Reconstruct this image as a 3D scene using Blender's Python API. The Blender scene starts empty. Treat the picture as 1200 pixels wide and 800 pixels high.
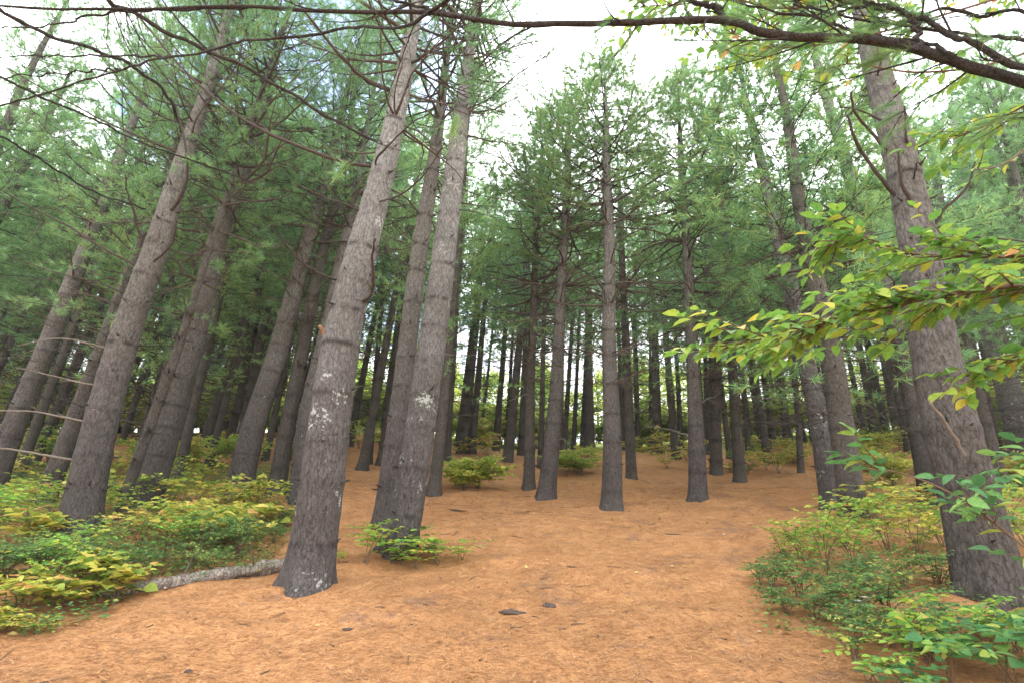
import bpy, math, random
import numpy as np

# ------------------------------------------------------------------ camera, world, light, exposure
SC = bpy.context.scene
COL = SC.collection
PITCH = math.radians(21.0); FPX = 620.0; EYE = 1.65

cam_d = bpy.data.cameras.new("camera"); cam = bpy.data.objects.new("camera", cam_d); COL.objects.link(cam)
cam_d.sensor_width = 36.0; cam_d.lens = 36.0*FPX/1200.0; cam_d.clip_start = 0.05; cam_d.clip_end = 2000
cam.location = (0, 0, EYE); cam.rotation_euler = (math.pi/2+PITCH, 0, 0)
SC.camera = cam

SUN_EL, SUN_AZ = math.radians(48), math.radians(25)     # soft light from behind the clouds, ahead and right
world = bpy.data.worlds.new("World"); SC.world = world; world.use_nodes = True
wn = world.node_tree; wn.nodes.clear()
def N(tree, kind, **kw):
    n = tree.nodes.new(kind)
    for k, v in kw.items(): setattr(n, k, v)
    return n
w_out = N(wn, 'ShaderNodeOutputWorld'); w_bg = N(wn, 'ShaderNodeBackground'); w_cl = N(wn, 'ShaderNodeBackground')
w_sky = N(wn, 'ShaderNodeTexSky', sky_type='NISHITA', sun_disc=False)
w_sky.sun_elevation = SUN_EL; w_sky.sun_rotation = SUN_AZ
wn.links.new(w_sky.outputs[0], w_bg.inputs[0]); w_bg.inputs[1].default_value = 0.10
w_cl.inputs[0].default_value = (0.93, 0.96, 1.0, 1); w_cl.inputs[1].default_value = 1.0
w_tc = N(wn, 'ShaderNodeTexCoord'); w_map = N(wn, 'ShaderNodeMapping'); w_map.inputs['Scale'].default_value = (1.0, 1.0, 2.2)
w_map.inputs['Location'].default_value = (0.35, 0.2, 0.1)
w_no = N(wn, 'ShaderNodeTexNoise'); w_no.inputs['Scale'].default_value = 2.6; w_no.inputs['Detail'].default_value = 6; w_no.inputs['Roughness'].default_value = 0.55
w_rmp = N(wn, 'ShaderNodeValToRGB'); w_rmp.color_ramp.elements[0].position = 0.33; w_rmp.color_ramp.elements[1].position = 0.46
w_mix = N(wn, 'ShaderNodeMixShader')
wn.links.new(w_tc.outputs['Generated'], w_map.inputs[0]); wn.links.new(w_map.outputs[0], w_no.inputs[0])
# a gap of blue in the cloud up and to the left
w_dot = N(wn, 'ShaderNodeVectorMath', operation='DOT_PRODUCT'); w_dot.inputs[1].default_value = (-0.33, 0.62, 0.71)
w_mr = N(wn, 'ShaderNodeMapRange'); w_mr.inputs[1].default_value = 0.955; w_mr.inputs[2].default_value = 0.995
w_mr.inputs[3].default_value = 0.0; w_mr.inputs[4].default_value = 0.22
w_sub = N(wn, 'ShaderNodeMath', operation='SUBTRACT')
wn.links.new(w_tc.outputs['Generated'], w_dot.inputs[0]); wn.links.new(w_dot.outputs['Value'], w_mr.inputs[0])
wn.links.new(w_no.outputs[0], w_sub.inputs[0]); wn.links.new(w_mr.outputs[0], w_sub.inputs[1]); wn.links.new(w_sub.outputs[0], w_rmp.inputs[0])
wn.links.new(w_rmp.outputs[0], w_mix.inputs[0]); wn.links.new(w_bg.outputs[0], w_mix.inputs[1]); wn.links.new(w_cl.outputs[0], w_mix.inputs[2])
wn.links.new(w_mix.outputs[0], w_out.inputs[0])

sun_d = bpy.data.lights.new("sun", 'SUN'); sun = bpy.data.objects.new("sun", sun_d); COL.objects.link(sun)
sun_d.energy = 1.5; sun_d.angle = math.radians(25); sun_d.color = (1.0, 0.95, 0.88)
sun.rotation_euler = (math.pi/2 - SUN_EL, 0, math.pi - SUN_AZ); sun.location = (0, 0, 40)

SC.view_settings.view_transform = 'Standard'; SC.view_settings.look = 'None'; SC.view_settings.gamma = 1
SC.view_settings.use_curve_mapping = False; SC.view_settings.exposure = 2.3
SC.render.engine = 'CYCLES'
cy = SC.cycles
cy.max_bounces = 4; cy.diffuse_bounces = 4; cy.glossy_bounces = 2; cy.transmission_bounces = 3; cy.transparent_max_bounces = 4
cy.caustics_reflective = False; cy.caustics_refractive = False; cy.use_denoising = True; cy.adaptive_threshold = .02; cy.use_adaptive_sampling = True

rng = np.random.default_rng(7); rnd = random.Random(7)
U = lambda a, b: rnd.uniform(a, b)

# ------------------------------------------------------------------ camera maths (pixels of the 1200x800 photo)
Fv = np.array([0, math.cos(PITCH), math.sin(PITCH)]); Uv = np.array([0, -math.sin(PITCH), math.cos(PITCH)])
def ray(px, py): return Fv*FPX + np.array([1., 0, 0])*(px-600) + Uv*(400-py)
def at(px, py, y):
    d = ray(px, py); return np.array([0, 0, EYE]) + d*(y/d[1])
def proj(p):
    q = np.asarray(p, float) - np.array([0, 0, EYE]); dz = q @ Fv
    return 600 + FPX*q[0]/dz, 400 - FPX*(q @ Uv)/dz
def depth(p): return (np.asarray(p, float) - np.array([0, 0, EYE])) @ Fv

# ------------------------------------------------------------------ terrain
def S(a, b, v):
    t = np.clip((v-a)/(b-a), 0, 1); return t*t*(3-2*t)
_h = np.random.default_rng(3).random((256, 256))
def vnoise(x, y):
    xi = np.floor(x).astype(int); yi = np.floor(y).astype(int); fx = x-xi; fy = y-yi
    fx = fx*fx*(3-2*fx); fy = fy*fy*(3-2*fy)
    g = lambda a, b: _h[a % 256, b % 256]
    return (g(xi, yi)*(1-fx)+g(xi+1, yi)*fx)*(1-fy) + (g(xi, yi+1)*(1-fx)+g(xi+1, yi+1)*fx)*fy
_ys = np.linspace(-40, 400, 4401)
_sl = .22 + .055*S(10, 18, _ys) - .075*S(18, 25, _ys) - .20*S(40, 60, _ys)
_sl = np.where(_ys < -6, 0, _sl)
_zz = np.cumsum(_sl)*.1; _zz -= np.interp(0, _ys, _zz)
def ground(x, y, detail=True):
    x = np.asarray(x, float); y = np.asarray(y, float)
    z = np.interp(y, _ys, _zz)
    z = z + .005*np.clip(-x, 0, 7)*np.clip(y, 0, 22) + .06*np.clip(x-8, 0, 14)*S(12, 24, y)
    if detail:
        z = z + .16*(vnoise(x*.35+9, y*.35)-.5)*S(0, 6, y) + .09*(vnoise(x*1.1, y*1.1+5)-.5) + .05*(vnoise(x*3.1+2, y*3.7)-.5) + .028*(vnoise(x*8, y*9)-.5)
    return z
def G(x, y): return float(ground(x, y))
MOUND = []
def ground_m(x, y):
    z = ground(x, y); X_ = np.asarray(x, float); Y_ = np.asarray(y, float)
    for a, b, h, r in MOUND:
        z = z + h*np.exp(-((X_-a)**2+(Y_-b)**2)/r**2)
    return z
def hit(px, py):
    d = ray(px, py); d = d/d[1]; y = 1.5
    while y < 60:
        p = np.array([0, 0, EYE]) + d*y
        if p[2] <= G(p[0], y): return np.array([p[0], y, G(p[0], y)])
        y += .02
    return None

# ------------------------------------------------------------------ mesh building
class MB:
    def __init__(s): s.v = []; s.f = []; s.m = []; s.n = 0; s.a = []
    def add(s, verts, faces, mat=0, attr=0.0):
        verts = np.asarray(verts, np.float32).reshape(-1, 3); faces = np.asarray(faces, np.int64)
        s.v.append(verts); s.f.append(faces + s.n); s.m.append(np.full(len(faces), mat)); s.n += len(verts)
        s.a.append(np.broadcast_to(np.asarray(attr, np.float32), (len(verts),)))
    def mesh(s, name, mats, smooth=True, attr=None):
        me = bpy.data.meshes.new(name)
        V = np.concatenate(s.v); me.vertices.add(len(V)); me.vertices.foreach_set('co', V.ravel())
        tot = sum(len(f) for f in s.f); lens = np.concatenate([np.full(len(f), f.shape[1]) for f in s.f])
        loops = np.concatenate([f.ravel() for f in s.f])
        me.loops.add(len(loops)); me.loops.foreach_set('vertex_index', loops.astype(np.int32))
        me.polygons.add(tot); st = np.concatenate([[0], np.cumsum(lens)[:-1]]).astype(np.int32)
        me.polygons.foreach_set('loop_start', st)
        me.polygons.foreach_set('material_index', np.concatenate(s.m).astype(np.int32))
        me.polygons.foreach_set('use_smooth', np.full(tot, smooth))
        me.update(calc_edges=True)
        if attr:
            a = me.attributes.new(attr, 'FLOAT', 'POINT'); a.data.foreach_set('value', np.concatenate(s.a))
        for m in mats: me.materials.append(m)
        return me
def link(name, me, parent=None):
    o = bpy.data.objects.new(name, me); COL.objects.link(o)
    if parent is not None: o.parent = parent
    return o
def tag(o, label=None, cat=None, group=None, kind=None):
    if label: o['label'] = label
    if cat: o['category'] = cat
    if group: o['group'] = group
    if kind: o['kind'] = kind
    return o
def empty(name, loc):
    o = bpy.data.objects.new(name, None); COL.objects.link(o); o.location = tuple(loc); o.empty_display_size = .2; return o
def norm(v):
    v = np.asarray(v, float); return v/np.maximum(np.linalg.norm(v, axis=-1, keepdims=True), 1e-9)
def tube(mb, pts, rad, seg=6, mat=0, cap=True, attr=None, lump=None):
    pts = np.asarray(pts, float); n = len(pts); rad = np.broadcast_to(np.asarray(rad, float), (n,))
    t = norm(np.gradient(pts, axis=0)); ref = np.array([0, 0, 1.]) if abs(t[0][2]) < .8 else np.array([1., 0, 0])
    a = norm(np.cross(t, ref)); b = np.cross(t, a)
    th = np.arange(seg)*2*math.pi/seg
    R = rad[:, None]*np.ones(seg)[None]
    if lump is not None: R = R*lump
    V = pts[:, None] + R[..., None]*(np.cos(th)[None, :, None]*a[:, None] + np.sin(th)[None, :, None]*b[:, None])
    i = np.arange(n-1)[:, None]*seg; j = np.arange(seg)[None]; k = (j+1) % seg
    F = np.stack([i+j, i+k, i+seg+k, i+seg+j], -1).reshape(-1, 4)
    at_ = 0.0 if attr is None else np.repeat(attr, seg)
    mb.add(V.reshape(-1, 3), F, mat, at_)
    if cap:
        c = mb.n; mb.add(np.concatenate([V[-1], [pts[-1]+t[-1]*rad[-1]*.4]]), [[q, (q+1) % seg, seg] for q in range(seg)], mat, 0.0)
def spline(ctrl, n):
    ctrl = np.asarray(ctrl, float)
    if len(ctrl) < 3:
        t = np.linspace(0, 1, n)[:, None]; return ctrl[0]*(1-t)+ctrl[-1]*t
    P = np.vstack([2*ctrl[0]-ctrl[1], ctrl, 2*ctrl[-1]-ctrl[-2]]); m = len(ctrl)-1; out = []
    for u in np.linspace(0, m-1e-6, n):
        i = int(u); t = u-i; p0, p1, p2, p3 = P[i:i+4]
        out.append(.5*((2*p1)+(-p0+p2)*t+(2*p0-5*p1+4*p2-p3)*t*t+(-p0+3*p1-3*p2+p3)*t**3))
    return np.array(out)

# ------------------------------------------------------------------ materials
def new_mat(name):
    m = bpy.data.materials.new(name); m.use_nodes = True; t = m.node_tree; b = t.nodes['Principled BSDF']; return m, t, b
def ramp(t, stops):
    r = N(t, 'ShaderNodeValToRGB'); e = r.color_ramp.elements
    while len(e) < len(stops): e.new(.5)
    for k, (p, c) in enumerate(stops): e[k].position = p; e[k].color = (*c, 1)
    return r
def mixc(t, fac, a, b, bt='MIX'):
    m = N(t, 'ShaderNodeMix', data_type='RGBA', blend_type=bt)
    for sock, v in ((m.inputs[0], fac), (m.inputs[6], a), (m.inputs[7], b)):
        if hasattr(v, 'default_value') or hasattr(v, 'links'): t.links.new(v, sock)
        elif isinstance(v, tuple): sock.default_value = (*v, 1)
        else: sock.default_value = v
    return m.outputs[2]
def noise(t, vec, scale, detail=3, rough=.5):
    n = N(t, 'ShaderNodeTexNoise'); n.inputs['Scale'].default_value = scale; n.inputs['Detail'].default_value = detail; n.inputs['Roughness'].default_value = rough
    if vec is not None: t.links.new(vec, n.inputs[0])
    return n.outputs[0]
def bark(name, low, high, lichen=.0, fine=1.25):
    m, t, b = new_mat(name); tc = N(t, 'ShaderNodeTexCoord'); mp = N(t, 'ShaderNodeMapping'); mp.inputs['Scale'].default_value = (1, 1, .38)
    t.links.new(tc.outputs['Object'], mp.inputs[0]); v = mp.outputs[0]
    n1 = noise(t, v, 30*fine, 6, .7); n2 = noise(t, tc.outputs['Object'], 2.2, 3, .6); n3 = noise(t, v, 95*fine, 3, .6)
    vo = N(t, 'ShaderNodeTexVoronoi'); vo.feature = 'DISTANCE_TO_EDGE'; vo.inputs['Scale'].default_value = 26*fine
    nv = N(t, 'ShaderNodeVectorMath', operation='MULTIPLY_ADD')     # warp the cells so the plates are irregular
    nn = N(t, 'ShaderNodeTexNoise'); nn.inputs['Scale'].default_value = 14; t.links.new(v, nn.inputs[0])
    t.links.new(nn.outputs[1], nv.inputs[0]); nv.inputs[1].default_value = (.09, .09, .09); t.links.new(v, nv.inputs[2]); t.links.new(nv.outputs[0], vo.inputs[0])
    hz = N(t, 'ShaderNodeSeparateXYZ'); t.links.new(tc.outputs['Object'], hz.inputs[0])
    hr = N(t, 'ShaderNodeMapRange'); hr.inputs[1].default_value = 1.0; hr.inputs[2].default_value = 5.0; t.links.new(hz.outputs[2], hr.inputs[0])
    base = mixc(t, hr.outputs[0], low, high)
    r1 = ramp(t, [(.3, (.45, .43, .42)), (.72, (1.45, 1.42, 1.4))]); t.links.new(n1, r1.inputs[0])
    c = mixc(t, 1.0, base, r1.outputs[0], 'MULTIPLY')
    r2 = ramp(t, [(.3, (.8, .78, .76)), (.7, (1.15, 1.15, 1.17))]); t.links.new(n2, r2.inputs[0])
    c = mixc(t, .8, c, r2.outputs[0], 'MULTIPLY')
    rc = ramp(t, [(.0, (.42, .40, .39)), (.10, (1, 1, 1))]); t.links.new(vo.outputs['Distance'], rc.inputs[0])
    c = mixc(t, .75, c, rc.outputs[0], 'MULTIPLY')
    wa = N(t, 'ShaderNodeAttribute'); wa.attribute_name = 'whorl'
    wm = N(t, 'ShaderNodeMath', operation='MULTIPLY'); wm.inputs[1].default_value = .85; t.links.new(wa.outputs['Fac'], wm.inputs[0])
    c = mixc(t, wm.outputs[0], c, (.028, .023, .02))
    if lichen:
        l1 = noise(t, tc.outputs['Object'], 24, 6, .7); l2 = noise(t, tc.outputs['Object'], 3.1, 3, .6)
        ad = N(t, 'ShaderNodeMath', operation='ADD'); t.links.new(l1, ad.inputs[0]); t.links.new(l2, ad.inputs[1])
        rl = ramp(t, [(0, (0, 0, 0)), (1, (1, 1, 1))]); rl.color_ramp.elements[0].position = .0
        ml = N(t, 'ShaderNodeMapRange'); ml.inputs[1].default_value = 1.40-lichen*.3; ml.inputs[2].default_value = 1.47-lichen*.3; t.links.new(ad.outputs[0], ml.inputs[0])
        c = mixc(t, ml.outputs[0], c, (.36, .37, .34))
    t.links.new(c, b.inputs['Base Color']); b.inputs['Roughness'].default_value = .95; b.inputs['Specular IOR Level'].default_value = .15
    ad2 = N(t, 'ShaderNodeMath', operation='MULTIPLY_ADD'); t.links.new(rc.outputs[0], ad2.inputs[0]); ad2.inputs[1].default_value = .5; t.links.new(n1, ad2.inputs[2])
    ad3 = N(t, 'ShaderNodeMath', operation='MULTIPLY_ADD'); t.links.new(n3, ad3.inputs[0]); ad3.inputs[1].default_value = .5; t.links.new(ad2.outputs[0], ad3.inputs[2])
    bp = N(t, 'ShaderNodeBump'); bp.inputs['Strength'].default_value = 1.0; bp.inputs['Distance'].default_value = .018
    t.links.new(ad3.outputs[0], bp.inputs['Height']); t.links.new(bp.outputs[0], b.inputs['Normal'])
    return m
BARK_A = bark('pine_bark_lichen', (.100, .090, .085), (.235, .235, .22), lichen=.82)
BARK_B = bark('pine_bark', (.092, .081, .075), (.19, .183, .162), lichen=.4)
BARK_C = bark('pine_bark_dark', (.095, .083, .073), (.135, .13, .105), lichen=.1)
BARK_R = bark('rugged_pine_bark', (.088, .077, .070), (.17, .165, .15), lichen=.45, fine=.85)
def simple(name, col, rough=.9, var=.3, scale=20):
    m, t, b = new_mat(name); tc = N(t, 'ShaderNodeTexCoord'); n = noise(t, tc.outputs['Object'], scale, 4, .6)
    r = ramp(t, [(.3, tuple(c*(1-var) for c in col)), (.7, tuple(c*(1+var) for c in col))]); t.links.new(n, r.inputs[0])
    t.links.new(r.outputs[0], b.inputs['Base Color']); b.inputs['Roughness'].default_value = rough; b.inputs['Specular IOR Level'].default_value = .2
    bp = N(t, 'ShaderNodeBump'); bp.inputs['Strength'].default_value = .5; bp.inputs['Distance'].default_value = .004; t.links.new(n, bp.inputs['Height']); t.links.new(bp.outputs[0], b.inputs['Normal'])
    return m
TWIG = simple('dead_twig', (.085, .066, .052)); TWIG_PALE = simple('pale_dead_twig', (.17, .14, .115)); LIMB = simple('limb_bark', (.06, .047, .040), scale=60)
STEM = simple('shrub_stem', (.13, .085, .055)); LIMB_RED = simple('broken_limb', (.26, .15, .085), scale=40)
def leafy(name, stops, trans=.45, rough=.55, objvar=.25, spots=False):
    m, t, b = new_mat(name); ge = N(t, 'ShaderNodeNewGeometry'); r = ramp(t, stops)
    oi = N(t, 'ShaderNodeObjectInfo')
    sh = N(t, 'ShaderNodeMath', operation='MULTIPLY_ADD'); t.links.new(oi.outputs['Random'], sh.inputs[0]); sh.inputs[1].default_value = objvar; t.links.new(ge.outputs['Random Per Island'], sh.inputs[2])
    s2 = N(t, 'ShaderNodeMath', operation='SUBTRACT'); t.links.new(sh.outputs[0], s2.inputs[0]); s2.inputs[1].default_value = objvar*.5
    t.links.new(s2.outputs[0], r.inputs[0])
    b.inputs['Roughness'].default_value = rough; b.inputs['Specular IOR Level'].default_value = .25
    col = r.outputs[0]
    if spots:
        tc = N(t, 'ShaderNodeTexCoord'); sp = noise(t, tc.outputs['Object'], 55, 4, .7); rs = ramp(t, [(.3, (.62, .66, .6)), (.5, (1, 1, 1)), (.72, (1.25, 1.15, 1.0))]); t.links.new(sp, rs.inputs[0]); col = mixc(t, 1.0, col, rs.outputs[0], 'MULTIPLY')
    t.links.new(col, b.inputs['Base Color'])
    tr = N(t, 'ShaderNodeBsdfTranslucent'); mx = N(t, 'ShaderNodeMixShader'); mx.inputs[0].default_value = trans
    t.links.new(col, tr.inputs[0]); t.links.new(b.outputs[0], mx.inputs[1]); t.links.new(tr.outputs[0], mx.inputs[2])
    t.links.new(mx.outputs[0], t.nodes['Material Output'].inputs[0])
    return m
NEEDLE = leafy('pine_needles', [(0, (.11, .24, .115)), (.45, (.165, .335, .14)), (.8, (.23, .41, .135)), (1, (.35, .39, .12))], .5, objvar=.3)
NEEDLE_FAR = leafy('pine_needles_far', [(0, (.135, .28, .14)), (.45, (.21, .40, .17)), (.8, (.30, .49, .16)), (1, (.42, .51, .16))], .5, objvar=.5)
LEAF_Y = leafy('yellow_leaves', [(0, (.14, .26, .05)), (.3, (.34, .42, .07)), (.6, (.62, .58, .11)), (.9, (.72, .60, .16)), (1, (.66, .33, .14))], spots=True)
LEAF_L = leafy('lime_leaves', [(0, (.12, .27, .05)), (.4, (.24, .43, .06)), (.75, (.42, .52, .08)), (.95, (.6, .52, .10)), (1, (.55, .3, .1))])
LEAF_G = leafy('green_leaves', [(0, (.06, .14, .05)), (.4, (.11, .24, .07)), (.8, (.20, .34, .08)), (.93, (.4, .42, .1)), (1, (.55, .5, .12))])
LEAF_D = leafy('broad_green_leaves', [(0, (.07, .20, .08)), (.5, (.13, .32, .11)), (.85, (.28, .44, .09)), (1, (.42, .45, .1))], .4, spots=True)
LEAF_B = leafy('beech_leaves', [(0, (.11, .25, .06)), (.5, (.19, .36, .06)), (.85, (.34, .44, .07)), (.97, (.5, .45, .07)), (1, (.66, .33, .15))], .5, objvar=.04, spots=True)
LEAF_YB = leafy('yellow_green_leaves', [(0, (.20, .36, .06)), (.4, (.42, .52, .09)), (.8, (.66, .64, .13)), (1, (.7, .45, .14))], .5)
LEAF_BG = leafy('brightened_leaves', [(0, (.20, .38, .07)), (.5, (.38, .55, .09)), (.85, (.60, .62, .12)), (1, (.7, .5, .14))], .55)  # light painted in: leaf colour brightened because the canopy shades the backdrop
LITTER = leafy('dry_needles', [(0, (.22, .10, .045)), (.4, (.40, .20, .09)), (.8, (.56, .32, .16)), (1, (.68, .48, .30))], .1, .8)

# ------------------------------------------------------------------ ground
def ground_material():
    m, t, b = new_mat('pine_needle_floor'); tc = N(t, 'ShaderNodeTexCoord'); v = tc.outputs['Object']
    big = noise(t, v, .55, 4, .6); mid = noise(t, v, 4.5, 8, .72); fine = noise(t, v, 42, 5, .75)
    r = ramp(t, [(.25, (.315, .155, .066)), (.5, (.425, .216, .095)), (.75, (.505, .278, .13))]); t.links.new(mid, r.inputs[0])
    rf = ramp(t, [(.3, (.70, .67, .65)), (.52, (1, 1, 1)), (.72, (1.2, 1.2, 1.22))]); t.links.new(fine, rf.inputs[0])
    c = mixc(t, .9, r.outputs[0], rf.outputs[0], 'MULTIPLY')
    # streaks of crossing needles
    for ang, sc in ((.5, (14, 150, 30)), (2.0, (16, 170, 30)), (1.2, (150, 12, 30))):
        mp = N(t, 'ShaderNodeMapping'); mp.inputs['Rotation'].default_value = (0, 0, ang); mp.inputs['Scale'].default_value = sc; t.links.new(v, mp.inputs[0])
        s = noise(t, mp.outputs[0], 1.0, 2, .5); rs = ramp(t, [(.35, (.72, .68, .64)), (.6, (1.12, 1.12, 1.12))]); t.links.new(s, rs.inputs[0])
        c = mixc(t, .5, c, rs.outputs[0], 'MULTIPLY')
    # bare dark soil showing in scuffed patches
    so = noise(t, v, 1.6, 6, .72); ms = N(t, 'ShaderNodeMapRange'); ms.inputs[1].default_value = .555; ms.inputs[2].default_value = .64; ms.inputs[4].default_value = .62; t.links.new(so, ms.inputs[0])
    c = mixc(t, ms.outputs[0], c, (.19, .11, .075))
    rb = ramp(t, [(.3, (.88, .86, .84)), (.7, (1.1, 1.1, 1.1))]); t.links.new(big, rb.inputs[0]); c = mixc(t, 1.0, c, rb.outputs[0], 'MULTIPLY')
    # beyond the crest: green and yellow ground plants take over
    sx = N(t, 'ShaderNodeSeparateXYZ'); t.links.new(v, sx.inputs[0]); mg = N(t, 'ShaderNodeMapRange'); mg.inputs[1].default_value = 21; mg.inputs[2].default_value = 26; t.links.new(sx.outputs[1], mg.inputs[0])
    gr = ramp(t, [(.3, (.10, .16, .04)), (.55, (.26, .30, .07)), (.75, (.42, .34, .10))]); t.links.new(mid, gr.inputs[0])
    c = mixc(t, mg.outputs[0], c, gr.outputs[0])
    # thin drifts of small dark crumbs
    cr_ = N(t, 'ShaderNodeTexVoronoi'); cr_.inputs['Scale'].default_value = 9; t.links.new(v, cr_.inputs[0]); mc = N(t, 'ShaderNodeMapRange'); mc.inputs[1].default_value = .05; mc.inputs[2].default_value = .11; mc.inputs[3].default_value = .7; mc.inputs[4].default_value = 0; t.links.new(cr_.outputs['Distance'], mc.inputs[0])
    c = mixc(t, mc.outputs[0], c, (.17, .10, .065))
    t.links.new(c, b.inputs['Base Color']); b.inputs['Roughness'].default_value = .95; b.inputs['Specular IOR Level'].default_value = .1
    bp = N(t, 'ShaderNodeBump'); bp.inputs['Strength'].default_value = .8; bp.inputs['Distance'].default_value = .02
    ad = N(t, 'ShaderNodeMath', operation='ADD'); t.links.new(fine, ad.inputs[0]); t.links.new(mid, ad.inputs[1]); t.links.new(ad.outputs[0], bp.inputs['Height']); t.links.new(bp.outputs[0], b.inputs['Normal'])
    return m
def axis(lo, hi, step, far_lo, far_hi):
    a = list(np.arange(lo, hi+step/2, step)); s = step; v = hi
    while v < far_hi: s *= 1.3; v += s; a.append(v)
    s = step; v = lo
    while v > far_lo: s *= 1.3; v -= s; a.insert(0, v)
    return np.array(a)
# ------------------------------------------------------------------ needles, crowns, branches
def needles(mb, P, D, n, L, w, spread, mat, droop=.0):
    T = len(P); P = np.repeat(P, n, 0); D = np.repeat(D, n, 0); M = T*n
    d = norm(D + spread*rng.normal(size=(M, 3)) + np.array([0, 0, -droop]))
    side = norm(np.cross(d, rng.normal(size=(M, 3))))*w/2
    P = P + D*(rng.random((M, 1))*L*.5)
    l = L*rng.uniform(.7, 1.15, (M, 1)); V = np.stack([P-side, P+side, P+d*l], 1).reshape(-1, 3)
    mb.add(V, np.arange(M*3).reshape(-1, 3), mat)
def crown_mesh(name, seed, H, Lmax, step, twigs, tufts, n, nl, nw, mats, low=0.15, bare=.38, seg=4):
    global rng
    keep = rng; rng = np.random.default_rng(seed); mb = MB(); TP = []; TD = []
    z = 0.0
    while z < H:
        t = z/H
        prof = (min(1, .45+t*2.2))*(1-t)**.75
        k = rng.integers(3, 6); a0 = rng.random()*6.28
        for q in range(k):
            if rng.random() < .10: continue
            a = a0 + q*6.283/k + rng.normal()*.25; L = Lmax*prof*rng.uniform(.6, 1.15)+.15
            el = .08 + .75*t + rng.normal()*.12
            zz = z + rng.normal()*.05
            s = np.linspace(0, 1, 7); h = np.cos(el)*L*s; bend = rng.normal()*.14
            pts = np.stack([h*np.cos(a+bend*s), h*np.sin(a+bend*s), zz + np.sin(el)*L*s - .10*L*np.sin(s*3.1) + .10*L*s**2.5], -1)
            tube(mb, pts, np.linspace(.010+.009*L, .003, 7), seg, 0, cap=False)
            m = max(3, int(twigs*L/Lmax)+2)
            for u in np.linspace(bare*(1-t*.6), 1, m):
                u = min(1, max(.08, u+rng.normal()*.03)); f = u*6; i = min(5, int(f)); p = pts[i]*(1-(f-i))+pts[i+1]*(f-i); tdir = norm(pts[i+1]-pts[i])
                sd = 1 if rng.random() < .5 else -1
                lat = norm(np.cross(tdir, [0, 0, 1.]))*sd
                d = norm(tdir*rng.uniform(.5, 1.1)+lat*rng.uniform(.5, 1.1)+np.array([0, 0, rng.normal()*.22+.12])) if u < .97 else tdir
                l = (.16+.34*L*(1-u*.55))*rng.uniform(.55, 1.2)
                q2 = p + d*l*.55 + np.array([0, 0, rng.normal()*.02]); e = p + d*l + np.array([0, 0, .06*l])
                tube(mb, [p, q2, e], [.006, .004, .002], 3, 0, cap=False)
                for v in np.linspace(.25, 1, tufts):
                    w = p+(e-p)*v; TP.append(w); TD.append(norm(d + rng.normal(size=3)*.45 + np.array([0, 0, .15])))
        z += step*rng.uniform(.75, 1.3)*(1 - .35*t)
    TP = np.array(TP); TD = np.array(TD)
    needles(mb, TP, TD, n, nl, nw, .55, 1)
    top = np.array([[0, 0, -.02], [0, 0, H*.5], [0, 0, H]]); 
    me = mb.mesh(name, mats); rng = keep; return me
CH = 7.0        # height of the crown prototypes
NEAR = [crown_mesh('crown', 100+i, CH, 2.9, .50, 13, 4, 17, .135, .0085, [LIMB, NEEDLE]) for i in range(4)]
FAR = NEAR
DENSE = [crown_mesh('crown', 300+i, CH, 2.7, .42, 15, 4, 26, .13, .0115, [LIMB, NEEDLE]) for i in range(3)]

def branch_mesh(seed, L=1.0, sub=6, droop=.0, up=.2, r0=.013, mat=TWIG, green=False):
    g = np.random.default_rng(seed); mb = MB()
    def rec(p, d, l, r, lev):
        n = 7 if lev == 0 else 4; pts = [p]; dd = d.copy()
        for k in range(n-1):
            dd = norm(dd + g.normal(size=3)*.13 + np.array([0, 0, (up if k > n//3 else -droop)*.12])); pts.append(pts[-1]+dd*l/(n-1))
        pts = np.array(pts); tube(mb, pts, np.linspace(r, r*.25, n), 5 if lev == 0 else 3, 0, cap=False)
        if lev < 2:
            for q in range(sub if lev == 0 else 2):
                i = g.integers(1 if lev else 2, n); tl = l*g.uniform(.2, .5)*(1-.4*i/n)
                nd = norm(dd*.8 + g.normal(size=3)*.55); rec(pts[i], nd, tl, r*.45, lev+1)
    rec(np.zeros(3), np.array([1., 0, .05]), L, r0, 0)
    return mb.mesh('branch', [mat])
BR = [branch_mesh(10+i, 1.0, 6, .1, U(-.2, .9)) for i in range(8)]
BR_BARE = [branch_mesh(40+i, 1.0, 2, .1, U(-.4, 1.2), .014) for i in range(5)]
BR_PALE = [branch_mesh(60+i, 1.0, 2, .3, -.2, .012, TWIG_PALE) for i in range(3)]
STUB = [branch_mesh(80+i, .22, 0, 0, .6, .014, TWIG) for i in range(3)]

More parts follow.
